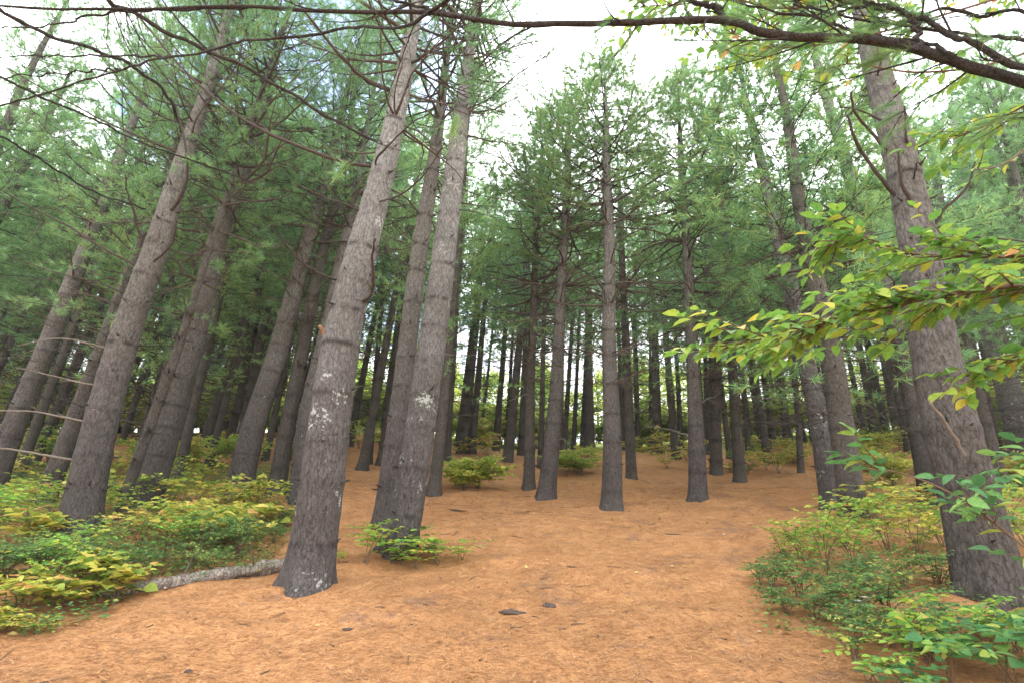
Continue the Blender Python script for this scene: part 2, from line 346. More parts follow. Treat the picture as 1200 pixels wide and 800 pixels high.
def trunk_mesh(pts, rad, seg, mat, step=.5, seed=0, flare=.26, base_ext=.35, stubs=True):
    """pts, rad: centre line from the ground up, relative to the base."""
    g = np.random.default_rng(seed); pts = np.asarray(pts, float); rad = np.asarray(rad, float)
    seglen = np.linalg.norm(np.diff(pts, axis=0), axis=1); s = np.concatenate([[0], np.cumsum(seglen)]); Ltot = s[-1]
    n = int(Ltot/(.045 if seg > 20 else .10 if seg > 10 else .2)); u = np.linspace(-base_ext, Ltot, n)
    C = np.stack([np.interp(u, s, pts[:, k]) for k in range(3)], -1)
    C[u < 0] = pts[0] + (pts[1]-pts[0])/seglen[0]*u[u < 0][:, None]
    R = np.interp(u, s, rad)
    C[:, 0] += np.sin(u*1.3+g.random()*6)*.012; C[:, 1] += np.sin(u*1.1+g.random()*6)*.012
    wh = []; z = U(.3, .6)
    while z < Ltot: wh.append(z); z += step*g.uniform(.75, 1.25)
    W = np.zeros(n)
    for z in wh: W = np.maximum(W, np.exp(-((u-z+.03)/(.020 if seg > 20 else .04))**2)*g.uniform(.7, 1.1))
    bul = np.zeros(n)
    for z in wh: bul = np.maximum(bul, np.exp(-((u-z-.01)/.06)**2)*g.uniform(.4, 1.2))
    th = np.arange(seg)*2*math.pi/seg
    ph = g.random(6)*6.28
    lump = 1 + .022*np.sin(2*th[None]+ph[0]+u[:, None]*.8) + .018*np.sin(5*th[None]+ph[1]-u[:, None]*1.7) + (.055 if seg > 20 else .10)*(bul*S(.2, 1.2, u))[:, None]*(.6+.8*vnoise(th[None]*1.9+ph[5]*3, u[:, None]*2))
    if seg > 20: lump = lump + .022*(vnoise(th[None]*6*np.ones_like(u[:, None])+ph[2]*9, u[:, None]*7)-.5) + .012*(vnoise(th[None]*15+0*u[:, None], u[:, None]*20)-.5)
    fl = np.exp(-np.clip(u+.02, 0, None)/.13)
    root = .5+.5*np.sin(th[None]*4+ph[3]+1.5*np.sin(th[None]*2+ph[4]))
    lump = lump + flare*fl[:, None]*(.15+1.9*root**2) + .08*np.exp(-np.clip(u, 0, None)/.6)[:, None]
    mb = MB()
    whorl_v = W[:, None]*(0.35+.65*(vnoise(th[None]*3+ph[5]*5, u[:, None]*3) > .45))
    tube(mb, C, R, seg, 0, attr=None, lump=lump)
    # put the whorl attribute on the tube's vertices
    mb.a[0] = whorl_v.astype(np.float32).ravel()
    if stubs:
        for z in wh:
            for q in range(g.integers(2, 6)):
                a = g.random()*6.28; c = np.array([np.interp(z, u, C[:, k]) for k in range(3)]); r = np.interp(z, u, R)
                d = norm(np.array([math.cos(a), math.sin(a), g.uniform(-.1, .4)])); L = g.uniform(.02, .13)
                tube(mb, [c+d*r*.85, c+d*(r+L*.5), c+d*(r+L)+np.array([0, 0, L*.15])], [.016, .011, .006], 5, 0, attr=np.array([1., .6, .3]))
    me = mb.mesh('trunk', [mat], attr='whorl'); return me, (u, C, R, wh)

def add_branch(parent, mesh, p, az, el, sc, name='branch', thick=1.0):
    b = bpy.data.objects.new(name, mesh); COL.objects.link(b); b.parent = parent; b.location = tuple(p)
    b.rotation_euler = (U(-.6, .6), -el, az); b.scale = (sc, sc*1.25*thick, sc*1.25*thick); return b

def path_branch(parent, ctrl, r0, r1, mat=LIMB, n=16, name='branch', twigs=0, jitter=.004, sub_seed=0):
    """a limb along given points (already relative to the parent)"""
    P = spline(ctrl, n); g = np.random.default_rng(sub_seed+int(abs(P[0][0])*1000) % 977)
    P[1:-1] += g.normal(size=(n-2, 3))*jitter
    mb = MB(); R = np.linspace(r0, r1, n)*(1+.08*g.normal(size=n)); tube(mb, P, R, 8, 0)
    for q in range(twigs):
        i = g.integers(2, n-1); L = g.uniform(.1, .4)*np.linalg.norm(P[-1]-P[0])*.5; d = norm(norm(P[min(n-1, i+1)]-P[i-1])*.9+g.normal(size=3)*.5)
        m1 = P[i]+d*L*.5; tube(mb, [P[i], m1, P[i]+d*L+np.array([0, 0, g.normal()*.1*L])], [R[i]*.45, R[i]*.3, R[i]*.12], 4, 0)
        for w in range(2):
            d2 = norm(d+g.normal(size=3)*.6); tube(mb, [m1, m1+d2*L*.25, m1+d2*L*.45], [R[i]*.25, R[i]*.18, R[i]*.08], 3, 0, cap=False)
    return link(name, mb.mesh('branch', [mat]), parent)

def fit_tree(px, mat, H, seg, label, crown0, crown_r=1.0, nbr=26, pale=0, br0=.15, seed=0, name='pine_tree', near=True, cat='pine tree', lod_stubs=True, tilt=0.0, br_len=(.5, 1.7), crown_idx=None, full_crown=0, dense=False):
    """px: list of (x, y, width) down the trunk in photo pixels, first the base."""
    b0 = hit(px[0][0], px[0][1]); pts = [np.zeros(3)]; rad = []
    for k, (x, y, w) in enumerate(px):
        q = at(x, y, b0[1] + 0) if k else b0
        if k and tilt: q = at(x, y, b0[1]+tilt*(q[2]-b0[2]))
        if k: pts.append(q-b0)
        rad.append(.83*w*depth(q)/(2*FPX))
    rad[0] = max(rad[1]*1.03, min(rad[0], rad[1]*1.12))
    top = pts[-1]; dirn = norm(pts[-1]-pts[0]); zt = top[2]
    if zt < H:
        d2 = norm(dirn*1.0 + np.array([0, 0, .25])); e = top + d2*(H-zt)/d2[2]
        for f in (.35, .7, 1.0):
            pts.append(top*(1-f)+e*f); rad.append(rad[len(px)-1]*(1-f)+.012*f)
    MOUND.append((b0[0], b0[1], .055, rad[0]+.28)); r = empty(name, b0); tag(r, label, cat, 'pine trees near the clearing' if near else None)
    P = spline(pts, 60); R = np.interp(np.linspace(0, len(pts)-1, 60), np.arange(len(pts)), rad)
    me, (u, C, RR, wh) = trunk_mesh(P, R, seg, mat, step=.5, seed=seed, stubs=lod_stubs)
    link('trunk', me, r)
    pos = lambda z: np.array([np.interp(z, C[:, 2], C[:, k]) for k in range(3)])
    rr = lambda z: float(np.interp(z, C[:, 2], RR))
    # live crown
    if full_crown:
        cr = link('crown', rnd.choice(FCR), r); ax = norm(pos(H-.1)-pos(3)); p0 = pos(5)-ax*5; cr.location = tuple(p0); cr.rotation_euler = (-math.asin(ax[1]), math.asin(ax[0]), 0); cr.scale = (full_crown, full_crown, (H+.2)/12); crown0 = 4.5; nbr = nbr//2
    c0 = crown0; sc = (H+.25-c0)/CH
    if not full_crown: cr = link('crown', rnd.choice(DENSE if dense else NEAR), r)
    p0 = pos(c0); p1 = pos(H-.1); ax = norm(p1-p0)
    if not full_crown: cr.location = tuple(p0); cr.rotation_euler = (-math.asin(ax[1]), math.asin(ax[0]), 0); cr.scale = (crown_r, crown_r, sc)
    cr.rotation_euler.rotate_axis('Z', U(0, 6.28))
    # dead branches in whorls below it
    zl = br0*H
    whz = [w for w in wh if zl < w < c0+1.2] or [zl, c0]
    for q in range(nbr):
        z = rnd.choice(whz)+U(-.02, .02); t = (z-zl)/max(.1, c0-zl); a = U(0, 6.283); p = pos(z) + np.array([math.cos(a), math.sin(a), 0])*rr(z)*.7
        add_branch(r, rnd.choice(BR if rnd.random() < .75 else BR_BARE), p, a, U(-.12, .35), U(*br_len)*(.5+.6*t))
    for q in range(pale):
        z = U(zl*.5, c0*.7); a = U(0, 6.283); p = pos(z) + np.array([math.cos(a), math.sin(a), 0])*rr(z)*.7
        add_branch(r, rnd.choice(BR_PALE), p, a, U(-.15, .2), U(.5, 1.5))
    return r, b0, pos, rr

LAND = []           # (name, photo x at the trunk foot) of trees used as landmarks in labels
def rel(b0, pts, y=None, dy=0.0):
    """photo pixels to points relative to a base, at the distance of the tree (dy nearer or farther along the list)"""
    out = []
    for k, (x, yy) in enumerate(pts):
        out.append(at(x, yy, (b0[1] if y is None else y)+dy*k/(len(pts)-1)) - b0)
    return out

# crowns of the far trees bring their own bare dead limbs lower down
def far_crown(name, seed, cr=(3.4, 4.6), nn=12, nw=.019, nm=None):
    global rng
    keep = rng; rng = np.random.default_rng(seed); mb = MB(); H = 12.0
    z = 1.6; TP = []; TD = []; c0 = rng.uniform(*cr)
    while z < H:
        live = z > c0; t = max(0, (z-c0)/(H-c0)); k = rng.integers(4, 7); a0 = rng.random()*6.28
        L0 = 2.55*min(1, .75+t*2)*(1-t)**.7+.2 if live else 1.5
        for q in range(k):
            a = a0+q*6.283/k+rng.normal()*.3; L = L0*rng.uniform(.45, 1.15); el = (.08+.7*t if live else .02)+rng.normal()*.16; s = np.linspace(0, 1, 5); h = np.cos(el)*L*s; bd = rng.normal()*.3
            pts = np.stack([h*np.cos(a+bd*s), h*np.sin(a+bd*s), z+np.sin(el)*L*s-.12*L*s**2*(1 if rng.random() < .6 else -1)], -1)
            tube(mb, pts, np.linspace(.011, .003, 5), 3, 0, cap=False)
            for w in range(7 if not live else 3+int(8*L/1.8)):
                u = rng.uniform(.3, 1); f = u*4; i = min(3, int(f)); p = pts[i]*(1-f+i)+pts[i+1]*(f-i); d = norm(norm(pts[i+1]-pts[i])+rng.normal(size=3)*.5); l = rng.uniform(.15, .5)
                tube(mb, [p, p+d*l*.5, p+d*l+np.array([0, 0, .03])], [.005, .004, .002], 3, 0, cap=False)
                if live or (z > c0-1.6 and rng.random() < .5):
                    for v in (.4, .7, 1.0): TP.append(p+d*l*v); TD.append(norm(d+rng.normal(size=3)*.45+np.array([0, 0, .15])))
        z += rng.uniform(.32, .55)
    needles(mb, np.array(TP), np.array(TD), nn, .15, nw, .6, 1)
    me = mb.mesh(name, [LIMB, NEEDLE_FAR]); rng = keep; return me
FCR = [far_crown('crown', 700+i) for i in range(4)]
FHI = [far_crown('crown', 720+i, (5.6, 7.4), 10) for i in range(4)]
FNR = [far_crown('crown', 740+i, (4.2, 5.6), 20, .009) for i in range(3)]
# ---- the big near trees
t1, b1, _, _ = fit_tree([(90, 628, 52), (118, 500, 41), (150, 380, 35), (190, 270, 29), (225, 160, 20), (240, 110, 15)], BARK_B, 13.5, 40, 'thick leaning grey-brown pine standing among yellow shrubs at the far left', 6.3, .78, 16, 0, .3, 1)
for pts, r in (([(128, 455), (90, 447), (50, 437), (18, 430)], .014), ([(115, 497), (70, 487), (30, 481), (-20, 482)], .016), ([(98, 541), (60, 534), (20, 527), (-25, 522)], .018),
               ([(140, 412), (110, 404), (70, 396), (20, 405)], .014)):
    path_branch(t1, rel(b1, pts, dy=-.5), r, r*.35, TWIG_PALE, 12, twigs=2)
for pts, r in (([(175, 292), (162, 272), (158, 250), (150, 230), (147, 205)], .022), ([(172, 312), (190, 298), (203, 282), (207, 258)], .018), ([(190, 255), (207, 240), (217, 215), (219, 190), (213, 150), (200, 115)], .028),
               ([(160, 312), (120, 290), (75, 262), (30, 240), (0, 222)], .018), ([(150, 345), (110, 330), (60, 318), (10, 300)], .014), ([(205, 250), (240, 243), (285, 238), (330, 232)], .012), ([(212, 180), (150, 155), (80, 120), (-10, 70)], .02)):
    path_branch(t1, rel(b1, pts, dy=-.8), r, r*.4, LIMB, 14, twigs=3)
LAND.append(('the thick left pine', 90))

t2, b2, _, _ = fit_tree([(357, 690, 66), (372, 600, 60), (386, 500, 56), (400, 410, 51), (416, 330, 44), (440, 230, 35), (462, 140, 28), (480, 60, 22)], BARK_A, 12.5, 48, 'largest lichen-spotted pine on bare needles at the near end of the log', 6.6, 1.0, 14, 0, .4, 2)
path_branch(t2, rel(b2, [(394, 410), (388, 402), (380, 390), (374, 382)], dy=-.2), .03, .02, LIMB_RED, 8, 'broken_stub', jitter=.003)
for pts, r in (([(421, 358), (434, 345), (437, 325), (436, 300), (440, 280)], .022), ([(440, 202), (442, 185), (456, 170), (478, 148), (505, 132)], .016), ([(455, 105), (430, 95), (405, 72), (378, 40), (350, 5)], .030),
               ([(428, 250), (400, 238), (380, 232), (345, 215)], .016), ([(440, 195), (405, 190), (340, 168), (270, 130), (215, 82), (180, 40), (150, 5)], .024), ([(415, 350), (425, 352), (440, 342)], .010),
               ([(398, 330), (370, 318), (345, 300), (325, 270)], .014), ([(432, 240), (470, 228), (500, 200), (520, 170)], .012)):
    path_branch(t2, rel(b2, pts, dy=-1.0), r, r*.4, LIMB, 14, twigs=3)
LAND.append(('the lichen-spotted pine', 357))
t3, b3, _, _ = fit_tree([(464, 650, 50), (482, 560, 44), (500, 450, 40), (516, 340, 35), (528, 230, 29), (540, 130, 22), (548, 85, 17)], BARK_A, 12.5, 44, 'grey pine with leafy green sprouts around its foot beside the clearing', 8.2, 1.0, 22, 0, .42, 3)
for pts, r in (([(543, 222), (565, 230), (600, 236), (640, 245)], .010), ([(540, 130), (570, 118), (610, 85), (640, 66)], .016), ([(536, 95), (560, 80), (600, 55), (625, 40)], .014), ([(534, 245), (560, 250), (590, 258)], .010)):
    path_branch(t3, rel(b3, pts, dy=-.6), r, r*.4, LIMB, 12, twigs=3)
LAND.append(('the leafy-footed pine', 464))
t4, b4, _, _ = fit_tree([(451, 622, 34), (465, 500, 30), (482, 370, 26), (497, 260, 22), (512, 160, 16), (520, 100, 12)], BARK_B, 12, 26, 'slimmer pine half hidden directly behind the leafy-footed grey pine', 7.0, .9, 30, 2, .3, 4)
t5, b5, _, _ = fit_tree([(168, 592, 42), (190, 520, 38), (215, 430, 34), (240, 345, 29), (262, 262, 24), (300, 150, 16)], BARK_B, 13.5, 28, 'second large leaning pine on the left, behind the yellow shrubs', 6.6, .78, 30, 2, .25, 5)
LAND.append(('the second left pine', 168))
t6, b6, _, _ = fit_tree([(278, 582, 32), (298, 500, 31), (322, 425, 28), (345, 340, 23), (375, 235, 17)], BARK_B, 12.5, 24, 'leaning pine right of the second left pine, shrubs at its foot', 6.2, .78, 40, 1, .25, 6)
t7, b7, _, _ = fit_tree([(324, 582, 22), (335, 510, 22), (350, 430, 20), (368, 340, 17), (392, 240, 12)], BARK_C, 12.5, 20, 'narrow dark pine in the gap left of the lichen-spotted pine', 6.0, .78, 40, 1, .25, 7)
t8, b8, _, _ = fit_tree([(352, 590, 36), (362, 500, 33), (374, 440, 29), (386, 385, 25), (400, 310, 19), (415, 240, 14)], BARK_B, 12, 24, 'pale knotty pine touching the left edge of the lichen-spotted pine', 5.8, .9, 30, 1, .3, 8)
t9, b9, _, _ = fit_tree([(-12, 575, 30), (20, 490, 27), (58, 400, 24), (90, 320, 20), (120, 240, 15)], BARK_B, 13, 22, 'leaning pine cut by the left edge of the picture, behind', 6.2, .78, 36, 0, .2, 9)
t10, b10, _, _ = fit_tree([(50, 592, 20), (88, 490, 22), (125, 395, 18), (160, 300, 14)], BARK_C, 13, 20, 'slim leaning pine close behind the thick left pine', 5.6, .78, 40, 0, .2, 10)
t12, b12, _, _ = fit_tree([(136, 612, 14), (160, 540, 14), (190, 460, 13), (215, 390, 11), (240, 310, 8)], BARK_C, 12, 16, 'thin dark pine between the thick left pine and the second one', 5.4, .9, 40, 0, .2, 12)
# ---- the middle trees
M1 = [
 ('slim pine left of the flared pine in the middle of the clearing', [(619, 575, 17), (621, 500, 14), (626, 330, 10), (634, 200, 7)], BARK_C, 10.5, 5.6),
 ('flared-foot pine left of the lone middle pine in the clearing', [(640, 586, 27), (649, 490, 21), (655, 400, 16), (661, 280, 12), (666, 180, 8)], BARK_B, 10.8, 6.4),
 ('lone straight pine standing in the middle of the needle clearing', [(716, 598, 34), (717, 500, 25), (714, 380, 18), (713, 260, 15), (710, 150, 9)], BARK_B, 10.8, 7.0),
 ('slim dark pine just behind and right of the lone middle pine', [(740, 562, 15), (737, 480, 13), (733, 400, 11), (727, 250, 8)], BARK_C, 11, 5.8),
 ('pine with wide foot on the needles right of the lone middle pine', [(818, 587, 31), (815, 500, 21), (811, 400, 16), (804, 290, 12), (799, 190, 9)], BARK_B, 11, 6.4),
 ('dark pine close behind the wide-footed pine, on its right', [(839, 557, 18), (838, 480, 16), (835, 380, 14), (829, 260, 10)], BARK_C, 11.5, 5.6),
 ('slim pine third in the row right of the wide-footed pine', [(867, 566, 17), (862, 490, 14), (857, 400, 12), (849, 260, 9)], BARK_C, 11.5, 5.8),
 ('grey pine in front of the crossed pair at the right of the clearing', [(978, 598, 33), (962, 510, 27), (945, 425, 23), (928, 340, 20), (905, 250, 16), (880, 140, 10)], BARK_A, 11.5, 5.0),
 ('darker thick pine behind in the crossed pair right of the clearing', [(1002, 610, 33), (990, 520, 31), (976, 430, 29), (955, 330, 24), (940, 250, 19), (925, 160, 13)], BARK_C, 12.5, 6.6),
 ('leaning pine between the crossed pair and the big right pine', [(1096, 590, 34), (1080, 510, 29), (1062, 430, 25), (1040, 350, 22), (1008, 250, 18), (962, 90, 11)], BARK_B, 13.5, 8.0),
 ('thin dark pine on the knoll left of the crossed pair', [(939, 555, 8), (936, 500, 8), (931, 440, 7), (926, 380, 5)], BARK_C, 9, 4.6),
]
for k, (lab, px, mt, H, c0) in enumerate(M1):
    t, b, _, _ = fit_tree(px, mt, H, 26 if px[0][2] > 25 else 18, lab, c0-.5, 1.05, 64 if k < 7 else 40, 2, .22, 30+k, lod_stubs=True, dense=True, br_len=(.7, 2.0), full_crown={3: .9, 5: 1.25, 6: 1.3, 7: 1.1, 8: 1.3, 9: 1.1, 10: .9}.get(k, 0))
    if k == 2: LAND.append(('the lone middle pine', 716))
    if k == 4: LAND.append(('the wide-footed pine', 818))
    if k == 7: LAND.append(('the crossed pair', 985))
# ---- right hand trees
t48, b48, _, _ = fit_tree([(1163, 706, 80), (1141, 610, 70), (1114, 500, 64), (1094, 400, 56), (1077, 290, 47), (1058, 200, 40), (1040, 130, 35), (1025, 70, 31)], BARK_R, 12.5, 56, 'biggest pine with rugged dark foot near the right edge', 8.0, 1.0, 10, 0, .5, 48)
for pts, r in (([(1050, 230), (1022, 196), (1002, 165), (993, 135)], .026), ([(1044, 182), (1022, 156), (1002, 132), (997, 108)], .022), ([(1061, 185), (1062, 160), (1060, 124)], .020),
               ([(1084, 272), (1068, 240), (1056, 212), (1053, 178)], .026), ([(1090, 272), (1108, 244), (1132, 222), (1143, 190)], .022), ([(1066, 225), (1072, 205), (1075, 190)], .014), ([(1065, 180), (1090, 165), (1108, 150)], .012),
               ([(1038, 145), (1010, 130), (985, 125)], .014), ([(1026, 97), (1030, 80), (1034, 66)], .014)):
    path_branch(t48, rel(b48, pts, dy=-.45), r, r*.5, LIMB_RED if False else LIMB, 12, twigs=1)
LAND.append(('the big right pine', 1161))
t51, b51, _, _ = fit_tree([(1206, 560, 34), (1192, 500, 31), (1172, 420, 28), (1152, 340, 26), (1136, 230, 21), (1120, 130, 15)], BARK_A, 13, 28, 'pale-topped pine half behind the big right pine at the right edge', 7.6, 1.0, 40, 1, .3, 51)
t52, b52, _, _ = fit_tree([(1160, 545, 15), (1140, 420, 14), (1112, 290, 13), (1092, 180, 10)], BARK_C, 13, 18, 'thin dark pine squeezed between the big and the pale-topped pine', 6.6, 1.0, 40, 0, .25, 52)

# ---- listed far trunks: (base x, base y, width, upper x, upper y)
FARL = [(207, 560, 12, 240, 420), (160, 560, 10, 196, 430), (235, 533, 13, 270, 430), (266, 530, 10, 288, 430), (278, 536, 13, 302, 420), (424, 550, 13, 452, 400), (445, 545, 9, 462, 420), (432, 543, 7, 440, 450),
        (508, 580, 16, 522, 440), (524, 540, 9, 530, 450), (542, 531, 12, 555, 410), (553, 531, 10, 562, 430), (581, 527, 9, 590, 420), (595, 540, 13, 606, 430), (610, 533, 8, 614, 440), (633, 548, 8, 636, 430),
        (691, 528, 15, 690, 400), (661, 527, 7, 667, 440), (672, 526, 6, 676, 430), (729, 522, 8, 727, 430), (747, 518, 7, 745, 420), (771, 529, 13, 766, 400), (789, 518, 7, 783, 420), (798, 518, 7, 794, 420), (828, 515, 7, 826, 420),
        (897, 525, 16, 880, 430), (877, 510, 8, 866, 420), (905, 513, 8, 893, 430), (923, 513, 11, 914, 430), (1023, 502, 10, 1010, 430), (1035, 492, 9, 1022, 420), (1062, 502, 15, 1043, 430), (1010, 498, 7, 998, 430),
        (85, 600, 13, 118, 500), (20, 560, 12, 55, 470), (0, 545, 10, 28, 470), (40, 545, 10, 70, 470), (110, 548, 9, 140, 470), (245, 545, 8, 268, 460), (310, 540, 8, 330, 450), (392, 545, 8, 405, 450), (1130, 498, 12, 1110, 430), (1085, 495, 10, 1066, 430), (955, 520, 9, 945, 440)]
far_roots = []
far_spots = []
FTR = []
for i in range(6):
    g = np.random.default_rng(500+i); zz = np.linspace(0, 12, 25)
    pts = np.stack([.10*np.sin(zz*.5+g.random()*6)*zz/12, .10*np.sin(zz*.4+g.random()*6)*zz/12, zz], -1); pts[0, :2] = 0
    me, info = trunk_mesh(pts, .155*(1-zz/12.6)**.8+.012, 12, BARK_C, seed=500+i, stubs=True); FTR.append(me)
def far_tree(x, y, width_m, lean_x, lean_y, H=12.0):
    r = empty('pine_tree', (x, y, G(x, y))); r.rotation_euler = (-lean_y, lean_x, U(0, 6.28))
    # lean first, spin about own axis second
    from mathutils import Matrix
    M = Matrix.Rotation(lean_x, 4, 'Y') @ Matrix.Rotation(-lean_y, 4, 'X') @ Matrix.Rotation(U(0, 6.28), 4, 'Z'); r.rotation_euler = M.to_euler()
    tr = link('trunk', rnd.choice(FTR), r); s = width_m/.30; tr.scale = (s, s, H/12)
    cr = link('crown', rnd.choice(FNR if y < 11.5 else FHI if (x > -8 and y > 13) or rnd.random() < .45 else FCR), r); cs = U(.85, 1.15); cr.scale = (cs, cs, H/12)
    far_roots.append(r); far_spots.append((x, y)); return r
near_xy = [o.location[:2] for o in COL.objects if o.name.startswith('pine_tree') and o.type == 'EMPTY']
for bx, by, w, ux, uy in FARL:
    b = hit(bx, by)
    if b is None or b[1] > 25: b = at(bx, by, 23.5); b[2] = G(b[0], 23.5)
    q = at(ux, uy, b[1]); lean = math.atan2(q[0]-b[0], q[2]-b[2]); lean = max(-.06, min(.16, lean))
    wm = max(.17, min(.38, .85*w*depth(b)/FPX)); far_tree(b[0], b[1], wm, lean, U(-.02, .02), U(10.8, 13))
# ---- the rest of the wood, in loose rows
tries = 0; fill = 0
while fill < 185 and tries < 12000:
    tries += 1; y = U(11, 31); x = U(-1.25*y-4, 1.25*y+4)
    if abs(x) < y*.30 and y < 20.5: continue
    if abs(x) < 14 and y > 28: continue
    if x > 0 and x < y*.85 and y < 18: continue
    if -x > 0 and y < 16 and (-x < y*.9 or rnd.random() < .6): continue
    if any((x-a)**2+(y-b)**2 < 1.45**2 for a, b in list(near_xy)+far_spots): continue
    far_tree(x, y, U(.17, .30) if y > 16 else U(.22, .34), math.radians(U(1.5, 5.5)), U(-.03, .03), U(10.5, 13.5)); fill += 1
# a few pines beside and behind the camera, whose crowns hang over the view
for x, y in ((-9.5, 2.6), (-12.5, 10.0), (13.5, 11.8)):
    far_tree(x, y, .34, math.radians(3), 0, 13)

gx = axis(-11, 11, .07, -400, 400); gy = axis(1.5, 18, .07, -60, 900)
X, Y = np.meshgrid(gx, gy); Z = ground_m(X, Y)
nx, ny = len(gx), len(gy); idx = np.arange(nx*ny).reshape(ny, nx)
mb = MB(); mb.add(np.stack([X, Y, Z], -1).reshape(-1, 3), np.stack([idx[:-1, :-1], idx[:-1, 1:], idx[1:, 1:], idx[1:, :-1]], -1).reshape(-1, 4))
tag(link('ground', mb.mesh('ground', [ground_material()])), kind='structure')

# ------------------------------------------------------------------ leaves and shrubs
def leaves(mb, P, D, Nrm, L, W, mat=0, fold=.18, curl=.12, lob=0):
    """P base points, D direction of the midrib, Nrm rough up normal; L, W arrays"""
    P = np.asarray(P, float); n = len(P); D = norm(D); s = norm(np.cross(D, Nrm)); u = np.cross(s, D); L = np.broadcast_to(L, (n,))[:, None]; W = np.broadcast_to(W, (n,))[:, None]
    ts = (0, .22, .5, .78, 1.0); ws = (0.04, .78, 1.0, .62, 0.0)
    mid = [P + D*L*t - u*(curl*L*t*t) for t in ts]
    l = [mid[i] + s*W*.5*ws[i] + u*W*fold*ws[i] for i in (1, 2, 3)]; r = [mid[i] - s*W*.5*ws[i] + u*W*fold*ws[i] for i in (1, 2, 3)]
    V = np.stack(mid+l+r, 1)     # 0-4 mid, 5-7 left, 8-10 right
    o = np.arange(n)[:, None]*11
    tri = np.array([[0, 5, 1], [3, 7, 4], [0, 1, 8], [3, 4, 10]]); quad = np.array([[1, 5, 6, 2], [2, 6, 7, 3], [1, 2, 9, 8], [2, 3, 10, 9]])
    b = mb.n; mb.add(V.reshape(-1, 3), (o[:, :, None]+tri[None]).reshape(-1, 3), mat)
    mb.f.append((o[:, :, None]+quad[None]).reshape(-1, 4)+b); mb.m.append(np.full(n*4, mat))
def shrub_meshes(seed, H, R, stems, leafL, leafW, mat, dens=1.0, droop=.25, flat=.7, twn=8, smat=STEM):
    g = np.random.default_rng(seed); sm = MB(); fm = MB(); P = []; D = []; Nn = []
    for k in range(stems):
        a = g.random()*6.28; rr = R*g.uniform(.25, 1); h = H*g.uniform(.6, 1.05); c = [np.zeros(3)+g.normal(size=3)*[.03, .03, 0], np.array([rr*.25*math.cos(a), rr*.25*math.sin(a), h*.5]), np.array([rr*.75*math.cos(a+.2), rr*.75*math.sin(a+.2), h*.92]), np.array([rr*math.cos(a+.2), rr*math.sin(a+.2), h*.95])]
        pts = spline(c, 9); pts[0][2] = -.05; r0 = .003+.004*H; tube(sm, pts, np.linspace(r0, r0*.3, 9), 5, 0)
        for q in range(int(twn*dens)):
            u = g.uniform(.25, 1); f = u*8; i = min(7, int(f)); p = pts[i]*(1-f+i)+pts[i+1]*(f-i); b = g.random()*6.28
            d = norm(np.array([math.cos(b), math.sin(b), g.uniform(-.05, .55)])); l = R*g.uniform(.25, .6)
            e = p+d*l; m1 = p+d*l*.5+np.array([0, 0, .03*l]); tube(sm, [p, m1, e], [r0*.35, r0*.25, r0*.12], 3, 0, cap=False)
            nl = max(3, int(l/leafL*1.6)+2)
            for v in range(nl):
                t = (v+.5)/nl; w = p+(e-p)*t; sd = 1 if v % 2 else -1; lat = norm(np.cross(d, [0, 0, 1.]))*sd
                P.append(w); D.append(norm(d*g.uniform(.3, .8)+lat*g.uniform(.6, 1)+np.array([0, 0, -droop*g.uniform(.2, 1.6)]))); Nn.append(norm(np.array([0, 0, 1.])*flat+g.normal(size=3)*.33))
            P.append(e); D.append(norm(d+np.array([0, 0, -droop]))); Nn.append(norm(np.array([0, 0, 1.])+g.normal(size=3)*.3))
    n = len(P); L = leafL*g.uniform(.55, 1.15, n); leaves(fm, P, D, Nn, L, L*leafW/leafL)
    return sm.mesh('stem', [smat]), fm.mesh('foliage', [mat])
SH = {
 'large': [shrub_meshes(980+i, .42, .5, 5, .17, .15, LEAF_Y, .7, flat=1.4, droop=.1) for i in range(2)],
 'yellow': [shrub_meshes(900+i, .72, .75, 7, .12, .09, LEAF_Y, .7, flat=1.0) for i in range(3)],
 'lime':   [shrub_meshes(910+i, .9, .7, 6, .095, .055, LEAF_L, .75) for i in range(3)],
 'green':  [shrub_meshes(920+i, .6, .66, 11, .055, .03, LEAF_G, .9, flat=.45) for i in range(3)],
 'low':    [shrub_meshes(930+i, .28, .32, 7, .035, .022, LEAF_G, 1.1) for i in range(2)],
 'sprout': [shrub_meshes(940+i, .5, .34, 4, .08, .045, LEAF_L, .75) for i in range(2)],
 'broad':  [shrub_meshes(950+i, .5, .5, 5, .14, .095, LEAF_D, .6, .15) for i in range(2)],
 'bush':   [shrub_meshes(960+i, 1.3, 1.2, 18, .15, .10, LEAF_BG, 1.4, flat=.5) for i in range(2)],
 'bushy':  [shrub_meshes(970+i, 1.1, 1.1, 18, .15, .10, LEAF_YB, 1.4, flat=.5) for i in range(2)],
}
shrubs = []      # (root, kind)
def shrub(kind, x, y, sc=1.0, label=None, zsc=1.0, name='shrub'):
    st, fo = rnd.choice(SH[kind]); name = {'bush': 'bush', 'bushy': 'bush', 'low': 'herb', 'sprout': 'sprout', 'broad': 'broadleaf_plant'}.get(kind, name); r = empty(name, (x, y, G(x, y))); r.rotation_euler = (0, 0, U(0, 6.28)); r.scale = (sc, sc, sc*zsc)
    link('stem', st, r); link('foliage', fo, r); shrubs.append((r, kind, label)); return r
def shrub_px(kind, px, py, sc=1.0, label=None, zsc=None):
    zsc = zsc or U(.65, 1.05)
    b = hit(px, py); return shrub(kind, b[0], b[1], sc, label, zsc)
